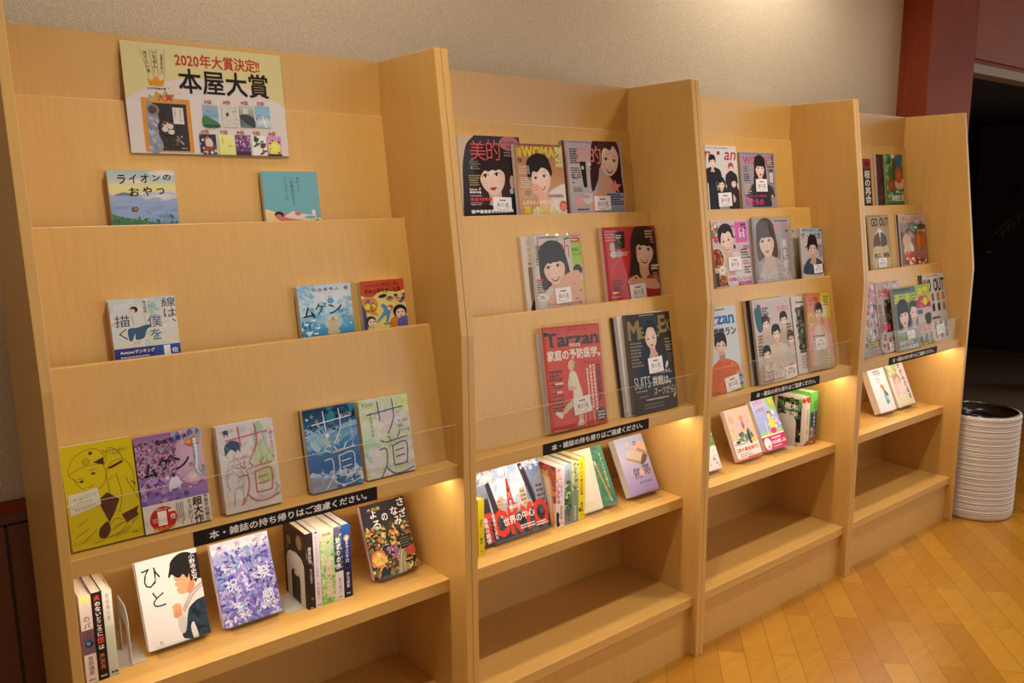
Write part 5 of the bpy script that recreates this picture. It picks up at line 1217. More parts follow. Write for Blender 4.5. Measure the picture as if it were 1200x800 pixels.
def cover_page():
    A = Art(0.230, 0.298, 'c0a89c')
    A.k(20, 2, 70, 1, 3, '5a4a48'); A.t('オレンジページ', 8, 6, 76, 14, 'b8282c', .02, -2, .12); A.g(0, 24, 100, 106, [(0, '9a9aa0'), (.4, '8a7a70'), (1, 'a06a54')]); A.sp(60, 0, 24, 100, 40, 3, 8, ['b0a8a8', '7a8088', '8f8a86', '5f5a5a'])
    A.s([(54, 56), (84, 46), (98, 60), (96, 86), (62, 92)], '9a4f22'); A.s([(60, 58), (72, 52), (74, 88), (62, 90)], 'c8783a'); A.s([(78, 52), (92, 54), (94, 84), (80, 86)], 'b8642c'); A.e(82, 34, 16, 8, '5a3a2a'); A.e(58, 36, 9, 11, '3a8a5a'); A.e(58, 36, 6, 3, 'd0e0d0'); A.e(22, 70, 16, 18, 'd2b49c'); A.e(20, 94, 12, 14, 'cfc0ae'); A.e(36, 82, 8, 7, 'd8d0c8'); A.e(40, 90, 8, 8, 'e0dad4')
    A.t('絶品スイーツ', 14, 96, 80, 15, 'd0485a', .03); A.r(28, 112, 44, 7, 'b8282c'); A.k(30, 114, 40, 1, 4, 'efd8d0'); A.s([(20, 130), (34, 118), (76, 118), (94, 130)], '9a3a22'); A.sp(30, 8, 112, 84, 18, 2, 5, ['c8502a', 'd8a088', '7a2a1c', 'efe0d4', 'b86a3a'])
    return A
on_tier(Art(0.226, 0.294, '4a2f2a'), 2, 3.3210, 'dark magazine behind the cookery magazine with red script', Tk=0.006, spine='L', spine_c='c4b4a8')
on_tier(cover_page().squeeze(0.745), 2, 3.3320, 'cookery magazine with red script and toast', d0=0.0066, roll=.6, Tk=0.007, spine='L', spine_c='c8beb4')
def cover_weekly_a():
    A = Art(0.202, 0.298, 'b8b0ae'); A.g(0, 0, 100, 148, [(0, 'c890a0'), (.3, 'b88a98'), (.5, 'a8a8a8'), (1, '9a948e')]); A.sp(90, 50, 10, 50, 120, 2, 7, ['c4a8b0', '8a8488', 'b46a84', 'd0c8c4', '5a5458', 'c8c0bc']); A.r(60, 118, 40, 12, '4a4a3a'); A.k(62, 120, 36, 2, 5, 'd0c05a', .8); A.k(60, 132, 38, 3, 5, 'b0625a')
    return A
on_tier(cover_weekly_a(), 3, 2.7690, 'pink and grey weekly magazine, leftmost on the lowest ledge of the last bookcase', Tk=0.006, spine='L', spine_c='b8b0ac')
def cover_weekly_b():
    A = Art(0.192, 0.288, 'b09a98')
    A.sp(60, 0, 0, 100, 150, 3, 9, ['b8a8a4', 'a88a88', 'c4b8b2', '8a8080']); A.t('女性', 8, 14, 42, 18, 'c8384a', .04); A.r(30, 38, 26, 70, '26221f'); A.sp(20, 32, 40, 22, 66, 2, 5, ['6a6450', '3a342e', '8a7a64']); A.k(4, 46, 16, 12, 5, '5a4a4a', .8); A.k(12, 88, 40, 1, 18, 'c8384a', .9); A.r(6, 112, 56, 38, 'c4aaa4'); A.sp(26, 6, 112, 56, 36, 2, 5, ['b06a64', 'd0b8b0', '7a5a54'])
    return A
on_tier(cover_weekly_b(), 3, 2.9740, 'red-lettered weekly magazine tucked at the left of the green-headed one', Tk=0.009, spine='L', spine_c='b8aca6', stickers=((48, 138, .046, .034, 3),))
def cover_outdoor():
    A = Art(0.222, 0.294, 'c4bcba')
    A.k(26, 3, 64, 1, 3, '4a4646'); A.r(0, 0, 10, 133, '241f1f'); A.t('GO OUT', 11, 9, 87, 26, '26221f', .05); A.sp(12, 12, 12, 22, 20, 2, 4, ['4a7a5a', 'c86a3a'])
    rn = random.Random(9)
    for r_, y in enumerate((46, 66, 102, 120)):
        for c in range(4):
            x = 24 + c * 22; cl = rn.choice(['8a7448', '26221f', 'b06a34', '4a5458', '6a5a4a', '34302e'])
            A.s([(x - 4, y - 7), (x + 3, y - 8), (x + 5, y + 2), (x + 3, y + 7), (x - 4, y + 7), (x - 6, y)], cl); A.e(x, y, 2, 3, mul(cl, 1.6))
    A.k(12, 84, 80, 1, 7, '4a4442', .8); A.k(12, 92, 30, 1, 3, '8a8280')
    return A
on_tier(cover_outdoor(), 3, 3.3530, 'white gear magazine with bold black lettering, right end of the last bookcase', Tk=0.006, spine='L', spine_c='3a3432', stickers=((62, 110, .056, .036, 4),))
def cover_gourmet():
    A = Art(0.188, 0.257, 'b8a08a')
    A.r(0, 0, 100, 26, '9ab03a'); A.t('お得', 44, 6, 46, 16, 'd8d040', .04); A.r(0, 26, 100, 26, 'b03a5a'); A.sp(20, 24, 26, 76, 26, 3, 7, ['c8506a', '9a2a4a', 'd8b040']); A.e(74, 38, 11, 9, 'd8c83a'); A.r(28, 54, 40, 16, '4a4a8a'); A.r(30, 54, 66, 34, 'bfb0aa'); A.r(32, 56, 26, 10, '4a4f9a'); A.s([(66, 70), (92, 66), (94, 84), (80, 96), (70, 88)], '2f2a2c'); A.t('グルマ', 30, 90, 60, 18, 'c83a32', .05); A.r(28, 110, 70, 2, '8a7a6a'); A.e(64, 120, 9, 8, '3a4a7a'); A.e(40, 121, 7, 7, '3a3a48'); A.e(86, 120, 7, 8, '5a5a5a'); A.r(24, 126, 76, 12, '5a9a3a'); A.sp(16, 30, 126, 60, 10, 2, 4, ['a82f3a', '6a2a2a', 'd8c83a'])
    A.t('セール', 66, 13, 20, 9, '7a8a1a', .04)
    return A
on_tier(cover_gourmet(), 3, 3.2240, 'magazine with green top strip and red lettering, partly covered by the green-headed weekly', d0=0.0088, Tk=0.006, spine='L', spine_c='b8aca0')
def cover_weekly_c():
    A = Art(0.188, 0.257, '5f7a70')
    A.g(0, 0, 100, 137, [(0, '4a6a62'), (.5, '5a746c'), (1, '6a7a78')]); A.k(3, 3, 92, 1, 6, '2a302c', .8); A.t('週刊朝日', 3, 12, 94, 22, 'c0c832', .05)
    A.s([(46, 110), (60, 86), (90, 80), (103, 96), (103, 112), (40, 112)], '7a8a9a'); face(A, 84, 58, 16, 'c49a84', '2a2220', 'man', 6, .2, 0, None, '8a5a50'); face(A, 38, 60, 21, 'c8987e', '1f1a1a', 'bob', -6, -.35, 0, '2a2a2c', '8a5a50'); A.r(4, 92, 60, 6, '7a8a84'); A.k(6, 93, 56, 1, 5, 'd0d4d0', .7)
    A.r(0, 98, 100, 40, '7f8682'); A.r(4, 100, 32, 8, '8ab03a'); A.k(6, 102, 28, 2, 3.4, '2a3a1a'); A.t('結婚不安定', 8, 115, 60, 9, 'd6d8d4', .03); A.t('大きな転換期', 8, 126, 80, 9, 'd6d8d4', .03)
    return A
on_tier(cover_weekly_c(), 3, 3.0700, 'green-headed weekly magazine with a young man in profile, lowest ledge of the last bookcase', d0=0.0165, Tk=0.012, spine='L', spine_c='b4a898', stickers=((60, 105, .048, .032, 2),))

# ------------------------------------------------------------------ books on the middle shelves
def cover_hito():
    A = Art(0.129, 0.188, 'e2d8d0')
    A.t('ひ', 8, 14, 28, 32, '1e1a1a', -.006); A.t('と', 18, 54, 20, 26, '1e1a1a', -.004)
    A.s([(60, 143), (56, 128), (66, 112), (70, 98), (84, 86), (104, 78), (104, 146)], '2c3442'); A.sp(30, 66, 94, 34, 46, 3, 7, ['26303e', '343f52', '2f4048', '1f2733'], 2)
    A.s([(52, 104), (60, 88), (72, 72), (88, 60), (104, 52), (104, 80), (86, 86), (72, 96), (66, 112), (58, 124), (52, 122)], 'd2ccc6'); A.l([(62, 96), (76, 76), (90, 64), (103, 58)], 1.1, '9a3a3a'); A.l([(64, 100), (79, 80), (92, 69), (103, 63)], 1.1, '9a3a3a'); A.l([(63, 98), (78, 78), (91, 66), (103, 60)], .7, '4a4a58')
    A.s([(56, 40), (60, 46), (56, 52), (60, 57), (58, 62), (64, 70), (78, 68), (88, 56), (92, 36), (80, 26), (62, 30)], 'dc9f74'); A.s([(82, 50), (88, 60), (78, 72), (74, 66)], 'c98458')
    A.s([(48, 36), (52, 24), (56, 12), (70, 3), (86, 4), (97, 16), (98, 34), (94, 52), (89, 56), (90, 44), (84, 36), (78, 46), (72, 38), (66, 42), (60, 40), (54, 34), (50, 38)], '221a1a'); A.e(86, 46, 4.4, 7, 'd6935e'); A.e(86, 46, 2, 4, 'b87a4e'); A.l([(57, 45), (61, 44.4)], 1.2, '2a1a1a')
    A.r(82, 8, 18, 44, '221a1a'); A.v_('小野寺史宜', 85, 8, 10, 43, 'e8e0da', .008)
    for k in range(4):
        A.s([(46, 86 + k * 5), (54, 82 + k * 4.6), (60, 86 + k * 4.4), (58, 91 + k * 4.4), (50, 91 + k * 5)], mixc('dc9f74', 'b8794e', k * .16))
    A.s([(52, 108), (60, 104), (66, 112), (60, 132), (52, 128)], 'c4bcb4'); A.s([(70, 126), (76, 120), (80, 146), (72, 146)], 'd8cfc8'); A.t('祥伝社', 18, 134, 5, 7, '5a524e')
    return A
on_stand(cover_hito(), 0.1853, -0.170, 20, 'white book with a young man in a sailor collar drawn on the cover', 'clear acrylic stand under the white book with the young man', Tk=0.020)
def cover_festival():
    A = Art(0.134, 0.187, 'b4b0c8')
    A.g(0, 0, 100, 140, [(0, 'd6d0d2'), (.1, 'b8b4cc'), (.25, '8a86b8'), (1, '6a60a8')])
    A.sp(520, 0, 10, 100, 132, 1.2, 3.8, ['5a4f9e', '7a70b8', '4a4292', 'a49cd0', '8fa6c8', 'c4bcd8', '6a5aa8', '3f3a80', '9a86c0', '6f96b8', 'b0a0c8'], 2.6); A.sp(90, 0, 10, 100, 128, .8, 2, ['c8a884', 'd8ccd4', '9fc0c4', 'b88a70', 'e0d8e0', 'c9b0a0'], 2)
    A.sp(60, 0, 0, 100, 16, 2, 5, ['d8d2d4', 'd0cad4', 'c4c0d0', 'e0dad8']); A.sp(40, 0, 112, 100, 28, 1.5, 4, ['d0c8dc', '8aa8c4', 'b8aed0', 'e0d6e0', '7468b0'], 2)
    for ch, x, y, s in (('祝', 14, 64, 20), ('と', 47, 77, 13), ('祭', 71, 55, 21), ('予', 20, 104, 16), ('感', 71, 96, 21)):
        A.t(ch, x, y, s, s, 'e2dce4', .008)
    for ch, x in (('恩', 12), ('田', 42), ('陸', 74)):
        A.t(ch, x, 6, 7, 7, '4a4660', .006)
    return A
on_stand(cover_festival(), 0.3426, -0.1765, 21, 'violet speckled book with white title characters on a clear stand', 'clear acrylic stand under the violet speckled book', Tk=0.018)
def cover_night():
    A = Art(0.128, 0.187, '2c2628')
    A.g(0, 0, 100, 60, [(0, '2a2224'), (.6, '2c2c34'), (1, '3a3c34')]); A.sp(60, 0, 44, 100, 102, 3, 8, ['5a5a3c', '3f4238', '6a6a44', '4a4438', '34383a'])
    A.sp(240, 0, 48, 100, 96, 1.2, 4, ['d0a84a', 'c8783a', '3a3a34', '8a8a54', 'd8c47a', 'a85a34', '2c3036', '6f7a4a', 'c4b068', 'd8924a'], 2); A.sp(50, 50, 58, 50, 50, 2, 5, ['2f3034', '3f4448', 'd0b458', 'a8603a', '26282c'])
    A.glow(18, 108, 17, 17, 'e0b44a', 'c8685a'); A.sp(26, 4, 94, 30, 28, 2, 4, ['e0b850', 'd88a5a', 'cf9a6a', 'd8c860']); A.sp(24, 40, 90, 22, 26, 2, 4.4, ['a86a9a', '7a5a8a', '8a6a9c', 'c08a98']); A.s([(18, 132), (28, 126), (32, 150), (16, 150)], '2a3040')
    A.s([(54, 150), (60, 120), (74, 84), (80, 80), (82, 100), (76, 130), (72, 150)], '8a8a78'); A.l([(58, 148), (66, 118), (78, 84)], 2, 'd8c060'); A.l([(68, 148), (74, 116)], 1.2, 'cfc6a0'); A.r(34, 82, 16, 8, '24262c', -6); A.k(36, 84, 12, 1, 4, 'c4c0b8')
    A.r(70, 76, 26, 26, '2c2a2c'); A.k(72, 80, 22, 4, 5, '6a6658'); A.r(74, 120, 24, 10, '26262a'); A.k(75, 122, 20, 1, 6, 'd8b048', .8); A.s([(78, 104), (100, 98), (103, 114), (82, 116)], 'a8503c')
    A.t('木皿泉', 13, 8, 30, 7, 'bfae5a', .012)
    for ch, x, y, s in (('さ', 82, 2, 15), ('ざ', 82, 24, 16), ('な', 64, 16, 16), ('み', 68, 36, 17), ('の', 42, 24, 14), ('よ', 18, 14, 14), ('る', 20, 34, 17)):
        A.t(ch, x, y, s, s * 1.06, 'e8e0d4', .012)
    return A
b = on_stand(cover_night(), 0.7168, -0.183, 22, 'dark night-town painted book leaning at the right end of the shelf', 'clear acrylic stand under the dark night-town book', Tk=0.018, spine_c='3a3230', edge='c8607a')
MB().tube([(0.054, -0.0185, 0.0045), (0.056, -0.030, 0.0035), (0.059, -0.034, 0.004), (0.063, -0.036, 0.0055), (0.066, -0.040, 0.0075)], 0.0011, 5).build('ribbon_marker', 'ribbon', b)

def spine(w, h, bg):
    return Art(w, h, bg)
# upright books beside the left panel
S = spine(0.022, 0.188, 'd3c6be'); S.r(0, 330, 100, 240, '6a4f58'); S.r(0, 570, 100, 290, 'd0c2bc'); S.s([(-2, -2), (102, -2), (102, 90), (40, 60), (-2, 100)], 'e0d48a'); S.v_('のパンダ', 18, 190, 60, 270, '4a3a34', .01); S.e(52, 470, 34, 34, '1c2a5a'); S.e(46, 465, 16, 20, '4a8ab8'); S.v_('宮部通男', 26, 590, 48, 190, '4a403c', .01); S.k(20, 815, 60, 1, 30, '4a403c')
upright('white and purple spine next to the left side panel, outermost of three upright books', 0.0595, 0.0812, -0.1945, 0.186, S, cover_c='c8b4cc', group=None)
S = spine(0.018, 0.188, '211a18'); S.v_('火', 20, 30, 62, 70, 'd8502c', .02); S.v_('のないところに', 22, 105, 58, 420, 'e6ded4', .02); S.v_('煙', 18, 530, 66, 80, 'c8402a', .03); S.v_('は', 22, 620, 58, 62, 'e6ded4', .02); S.v_('芦沢央', 26, 730, 48, 190, 'c06a4c', .02); S.k(20, 990, 60, 1, 30, 'c8c0b8')
upright('black upright book with red and white spine title', 0.0818, 0.1010, -0.1955, 0.188, S, cover_c='2a201d')
S = spine(0.0175, 0.188, 'd8d0c4'); S.v_('青高縄の家', 28, 40, 44, 340, '6a625c', .004); S.r(0, 440, 100, 640, 'cfd0bc')
for i in range(40):
    S.l([(0, 440 + i * 16), (100, 446 + i * 16)], 3, 'b4bea8')
for i in range(5):
    S.l([(8 + i * 21, 440), (8 + i * 21, 1074)], 3, 'b4bea8')
S.k(24, 1010, 50, 1, 40, '4a463e', .8)
upright('cream upright book with a green-gridded spine, beside the grey bookend', 0.1016, 0.1192, -0.1935, 0.186, S, cover_c='d0c4b4')
bookend(0.1475, -0.1815, 0.127, 0.100, 0.1205, 0.178, 'grey steel bookend between the three upright books and the white book')

# upright books between the violet book and the dark night-town book
C = Art(0.128, 0.188, '35251f'); C.sp(20, 5, 10, 90, 130, 3, 9, ['4a342a', '2a1c18', '5f4434', '3f2c24']); C.e(70, 26, 12, 14, '8a6a52'); C.e(24, 34, 10, 9, '7a5a44'); C.r(44, 50, 18, 46, 'c4b49c'); C.k(46, 54, 14, 6, 6, '5a4a3e'); C.e(78, 96, 9, 10, '8a5a3a')
S = spine(0.0185, 0.188, '2c201d'); S.s([(-2, 200), (30, 300), (102, 420), (102, 460), (20, 350), (-2, 280)], '6a5648'); S.v_('線星の光', 28, 180, 44, 220, 'd6ccc0', .01); S.v_('木口和葉子', 40, 470, 34, 210, 'c8beb2', .006); S.e(60, 880, 14, 18, '8a6a34'); S.k(26, 990, 48, 1, 30, 'b8aea4')
upright('dark brown upright book beside the white-grey bookend', 0.5338, 0.5520, -0.1945, 0.188, S, cover_art=C)
S = spine(0.0155, 0.188, 'd2c4cc'); S.v_('むらさきのスカートの女', 26, 70, 48, 660, '5a4a54', .006); S.v_('今村夏子', 28, 800, 46, 300, '5a4a54', .006); S.e(50, 10, 26, 20, '6a4a78'); S.k(22, 1170, 56, 1, 34, '6a5a64')
upright('slim pale lilac spine, second in the row of five upright books', 0.5526, 0.5680, -0.1945, 0.188, S, cover_c='cbbcc4')
S = spine(0.035, 0.188, 'b4c48a'); S.g(0, 0, 100, 540, [(0, 'd6d0b8'), (.12, 'cfca9c'), (.3, 'b0c898'), (.7, '9abc6a'), (1, '8fb45a')]); S.sp(120, 0, 60, 100, 460, 3, 12, ['8fb884', 'c8d08a', 'a8c4a0', 'd8b090', '7aa86a', 'c4d49a', 'd0d8b0', '6f9a5a'], 2); S.t('恩田陸', 22, 26, 58, 20, '3a3a2c', .01); S.v_('蜜蜂と遠雷', 34, 230, 46, 260, 'e8e2da', .04); S.v_('蜜蜂と遠雷', 34, 230, 46, 260, 'c8506a', -.012); S.k(40, 500, 24, 2, 12, '4a4a34')
upright('thick green painted spine, middle of the five upright books', 0.5686, 0.6042, -0.1945, 0.187, S, cover_c='a8b884')
S = spine(0.0205, 0.188, 'd4ccc8'); S.g(0, 0, 100, 560, [(0, '8a8494'), (.15, '4a5a60'), (.4, '3a6a70'), (.7, '2a2e38'), (1, '3a3a44')]); S.sp(40, 0, 20, 100, 500, 6, 22, ['5f8a90', '2a3440', '7a8a94', 'c4c8c8', '3a4a58']); S.e(40, 60, 34, 50, '6a5a80'); S.v_('始まりの木', 22, 130, 56, 400, 'ece8e4', .035); S.v_('夏川草介', 34, 640, 44, 200, '5a5654', .006); S.k(30, 870, 44, 1, 26, '5a5654')
upright('dark teal and white spine, fourth in the row of five upright books', 0.6048, 0.6262, -0.1945, 0.1865, S, cover_c='4a5a62')
S = spine(0.0205, 0.188, '2a2a5a'); S.g(0, 0, 100, 460, [(0, '2a5aa0'), (.3, '2a4a9a'), (.5, '34347a'), (1, '2a2a60')]); S.r(0, 560, 100, 360, '26203c'); S.sp(16, 0, 480, 100, 100, 8, 26, ['1f1a30', '3a3460', '2a2448']); S.e(52, 170, 34, 40, 'c4a84a'); S.v_('逆まで三キロ', 32, 150, 42, 330, 'e4e0e4', .02); S.v_('伊与原新', 34, 600, 38, 200, 'cfcad4', .02); S.k(30, 860, 46, 1, 26, 'cfcad4')
upright('deep blue spine, right end of the row of five upright books', 0.6268, 0.6490, -0.1935, 0.186, S, cover_c='2a3a70')
bookend(0.5318, -0.1835, 0.122, 0.098, 0.5322 - 0.045, 0.5325, 'pale bookend with arched opening left of the five upright books')

# second bookcase
S = spine(0.0205, 0.170, 'd3c22a'); S.k(30, 300, 34, 5, 22, '4a421a', .7); S.v_('朝井', 28, 560, 44, 100, '4a421a', .02); S.k(30, 760, 40, 1, 26, '4a421a')
upright('bright yellow slim spine squeezed at the left end, beside the city photo book', 1.0145, 1.0345, -0.2125, 0.160, S, cover_c='d0be30')
def cover_city():
    A = Art(0.235, 0.206, '5a5658')
    A.g(0, 0, 100, 58, [(0, 'b4c0d0'), (.5, 'c8cedc'), (1, 'b8b4b4')]); A.sp(50, 20, 4, 56, 40, 3, 8, ['d8dce4', 'c0cade', 'a8bcd8', 'dfe0e6'], 2); A.gh(72, 0, 28, 50, [(0, '7f90b0'), (1, '5f76a0')]); A.g(0, 18, 16, 34, [(0, '8a94a8'), (1, '5a5a64')])
    A.p([(14, 18), (20, 16), (29, 60), (20, 62)], '3a3234'); A.p([(66, 4), (74, 3), (88, 60), (80, 60)], '453a3e'); A.p([(70, 4), (72, 4), (85, 60), (82, 60)], '2a2426'); A.p([(4, 36), (14, 34), (17, 58), (4, 60)], '34323a')
    A.p([(86, 26), (103, 14), (103, 60), (84, 58)], '8a8a92'); A.k(88, 34, 14, 4, 6, '4a4a54'); A.p([(26, 40), (36, 36), (40, 60), (28, 62)], 'c4ac8c'); A.k(27, 41, 6, 5, 4, 'a8503a'); A.p([(62, 34), (70, 32), (74, 58), (62, 58)], 'c8b090'); A.k(63, 36, 7, 4, 5, '7a6450'); A.sp(30, 30, 50, 46, 12, 2, 4, ['5a7a4a', '8a8a6a', 'a89a84', '4a6a40']); A.r(30, 46, 18, 12, 'a8a094')
    A.l([(46, 6), (46, 20)], .8, 'b8443a'); A.p([(44.6, 18), (47.4, 18), (49, 34), (52, 54), (48.5, 54), (47, 42), (45, 42), (43.5, 54), (40, 54), (43, 34)], 'b8443a'); A.r(43.6, 29, 4.8, 4, '8a2a26'); A.r(42.6, 41, 7, 2.4, '9a342e'); A.l([(44, 34), (48.6, 42)], .5, 'e0c8c0'); A.l([(48, 34), (43, 42)], .5, 'e0c8c0')
    A.sp(60, 0, 0, 30, 16, 1, 3, ['d4ccd0', 'c4b8c0', '9a98a8', 'e0dad8']); A.sp(40, 70, 0, 30, 12, 1, 3, ['d4ccd0', 'b8b4c0', 'e0dad8'])
    A.r(0, 62, 100, 26, '3a3436'); A.sp(40, 0, 60, 100, 28, 2, 6, ['3a3436', '4a4244', '2c2728', '5a5054'])
    A.t('TOKYO', -2, 51, 102, 33, 'cf3c2e', .03, 0, 0, .03); A.t('誉田哲也', 42, 50, 24, 4.6, 'efe4e0', .01); A.t('世界の中心', 30, 61, 48, 10, 'f0e8e4', .012, -4)
    A.v_('最後の戦慄', 2, 56, 6.4, 30, 'e8dcd8', .02); A.v_('この街で生きる', 9, 54, 4.4, 32, 'd8503c', .02); A.v_('読書中に走れ', 15, 54, 4.4, 30, 'e8dcd8', .02); A.k(54, 76, 26, 2, 3, 'e4d8d4'); A.k(78, 78, 18, 2, 3, 'e8dcd8')
    return A
on_stand(cover_city(), 1.0580, -0.1895, 18, 'city photo book with a red tower and large red block letters', 'clear acrylic stand under the city photo book', Tk=0.014, spine_c='3a3436')
C = Art(0.128, 0.188, 'd8c4b4'); C.r(0, 0, 100, 88, 'a8503c'); C.sp(40, 0, 0, 100, 88, 3, 8, ['b8603a', '8a4a5a', 'c8904a', '5a6a8a', '7a3a34']); C.s([(6, 88), (8, 40), (30, 20), (60, 18), (84, 40), (90, 100), (92, 147), (6, 147)], 'd89a4a'); C.s([(14, 147), (16, 50), (34, 30), (58, 28), (78, 48), (84, 147)], 'dcc9b8')
for p in ([(30, 40), (40, 52), (34, 62)], [(50, 36), (48, 56), (58, 64)], [(26, 70), (46, 74)], [(60, 76), (70, 96)], [(30, 90), (50, 100), (40, 116)], [(56, 110), (72, 124)]):
    C.l(p, 3.4, '2f2826')
S = spine(0.033, 0.188, 'd8ccc8'); S.gh(0, 0, 100, 340, [(0, 'd0a890'), (.3, 'd4b8c0'), (.6, 'dac8d4'), (1, 'd0c0cc')]); S.sp(60, 0, 20, 46, 320, 5, 14, ['c8785a', '8a7ab0', 'd8a860', 'a86a8a', 'd0b4b4']); S.v_('ツバキ文具店の', 52, 30, 26, 260, '4a3a40', .01); S.v_('森見登美', 48, 370, 28, 130, '4a3a40', .01); S.s([(6, 440), (20, 420), (40, 450), (34, 500), (46, 550), (10, 550)], '2a2424'); S.k(50, 530, 30, 1, 16, '5a4a4a')
upright('thick pinkish-white spine with a patterned cover, first of four upright books in the second bookcase', 1.3005, 1.3338, -0.2015, 0.186, S, cover_art=C)
S = spine(0.0275, 0.188, '8a929a'); S.g(0, 0, 100, 680, [(0, 'a4b4c4'), (.2, '8a949c'), (.45, '6a8a4a'), (.7, '3a5a6a'), (.85, '6a7076'), (1, '8a8c90')]); S.sp(60, 0, 200, 100, 320, 8, 24, ['8ab03a', '2a4a5a', 'b4c44a', '3f7a5a', '4a6a8a', '26404a']); S.v_('むかしの', 40, 60, 34, 180, '4a525a', .01); S.v_('原田ひ香', 44, 520, 30, 130, '34383c', .01)
upright('grey-blue spine with green painting, second of four upright books in the second bookcase', 1.3345, 1.3622, -0.2005, 0.186, S, cover_c='8a96a4')
S = spine(0.028, 0.188, '7a8a78'); S.g(0, 0, 100, 300, [(0, 'd0cc9c'), (.5, 'c4c490'), (1, '9aa884')]); S.sp(40, 0, 20, 100, 300, 6, 18, ['d4c88a', '8a9a6a', 'c8a070', 'b4bc90', '5a6a54']); S.v_('店長がおバカ', 36, 60, 36, 250, '4a4a38', .02); S.v_('早見和真', 40, 490, 30, 140, 'd8d4cc', .01); S.k(34, 640, 36, 1, 18, 'd8d4cc')
upright('grey-green and cream spine, third of four upright books in the second bookcase', 1.3630, 1.3912, -0.1990, 0.187, S, cover_c='8a947c')
S = spine(0.0275, 0.192, 'd8c832'); S.v_('ロケット弾の逆襲', 30, 40, 38, 380, '5a5220', .015); S.v_('朝井遼', 36, 500, 34, 110, '3a3418', .02); S.r(10, 560, 26, 40, '3a3418'); S.k(34, 640, 36, 1, 18, '5a5220')
upright('bright yellow spine, right one of the four upright books in the second bookcase', 1.3920, 1.4196, -0.1975, 0.191, S, cover_c='d4c43a')
def cover_cream():
    A = Art(0.077, 0.188, 'ddd0b8'); A.g(0, 0, 100, 204, [(0, 'd8cab0'), (1, 'e4d8c2')]); A.l([(78, 0), (78, 204)], 1.4, 'c4b090'); A.l([(90, 0), (90, 204)], 1, 'bca888')
    return A
on_stand(cover_cream(), 1.4290, -0.1890, 20, 'plain cream book leaning left of the green book with the pencil', 'clear acrylic stand under the plain cream book', Tk=0.012)
def cover_pencil():
    A = Art(0.060, 0.187, '4a7a58'); A.g(0, 0, 100, 312, [(0, '4a8062'), (1, '42705a')]); A.sp(40, 0, 0, 60, 312, 8, 20, ['467a5a', '4f8266', '3f6c52']); A.l([(26, 96), (62, 280)], 11, 'b8863a', False); A.l([(26, 96), (22, 76)], 9, 'dfd0b0', False); A.l([(22, 78), (20, 68)], 4, '3a3430', False); A.l([(62, 280), (64, 294)], 11, 'a8a49c', False); A.v_('チョークで空を描いて', 64, 40, 18, 190, 'cfc88a', .01)
    return A
on_stand(cover_pencil(), 1.5090, -0.1900, 26, 'narrow green book with a pencil on its cover', 'clear acrylic stand under the narrow green book', Tk=0.016)
def cover_heat():
    A = Art(0.130, 0.188, 'b0a8c0'); A.g(0, 0, 100, 145, [(0, 'a8b0c4'), (.35, 'b8b0c4'), (.6, 'aea2c0'), (1, '9884b4')])
    A.s([(24, 56), (40, 34), (84, 50), (66, 72), (50, 70)], 'cbb8a4'); A.s([(24, 56), (28, 52), (68, 68), (66, 74), (62, 74)], 'a88f7c'); A.s([(66, 72), (84, 50), (96, 56), (86, 70), (72, 76)], '6a5448'); A.s([(58, 30), (76, 18), (102, 26), (103, 56), (84, 50), (66, 40)], 'd8b09a'); A.s([(66, 40), (84, 50), (100, 56), (98, 48), (72, 34)], 'b08a74'); A.e(40, 18, 7, 4.4, 'd8b8a8'); A.e(52, 30, 5, 3, 'd0b0a4')
    A.t('熱', 32, 80, 26, 28, '24202c', .006); A.t('帯', 66, 76, 26, 28, '24202c', .006); A.e(60, 94, 9, 8, 'd8a8a0'); A.t('森見登美彦', 42, 114, 44, 8, '6a5a84', .01); A.t('文藝春秋', 58, 126, 14, 3, '6a5a84'); A.k(60, 16, 14, 2, 6, '5a4a48')
    return A
on_stand(cover_heat(), 1.6210, -0.1975, 27, 'lilac book showing an open book in the sky, right end of the shelf', 'clear acrylic stand under the lilac book', Tk=0.026, spine_c='a498b4')

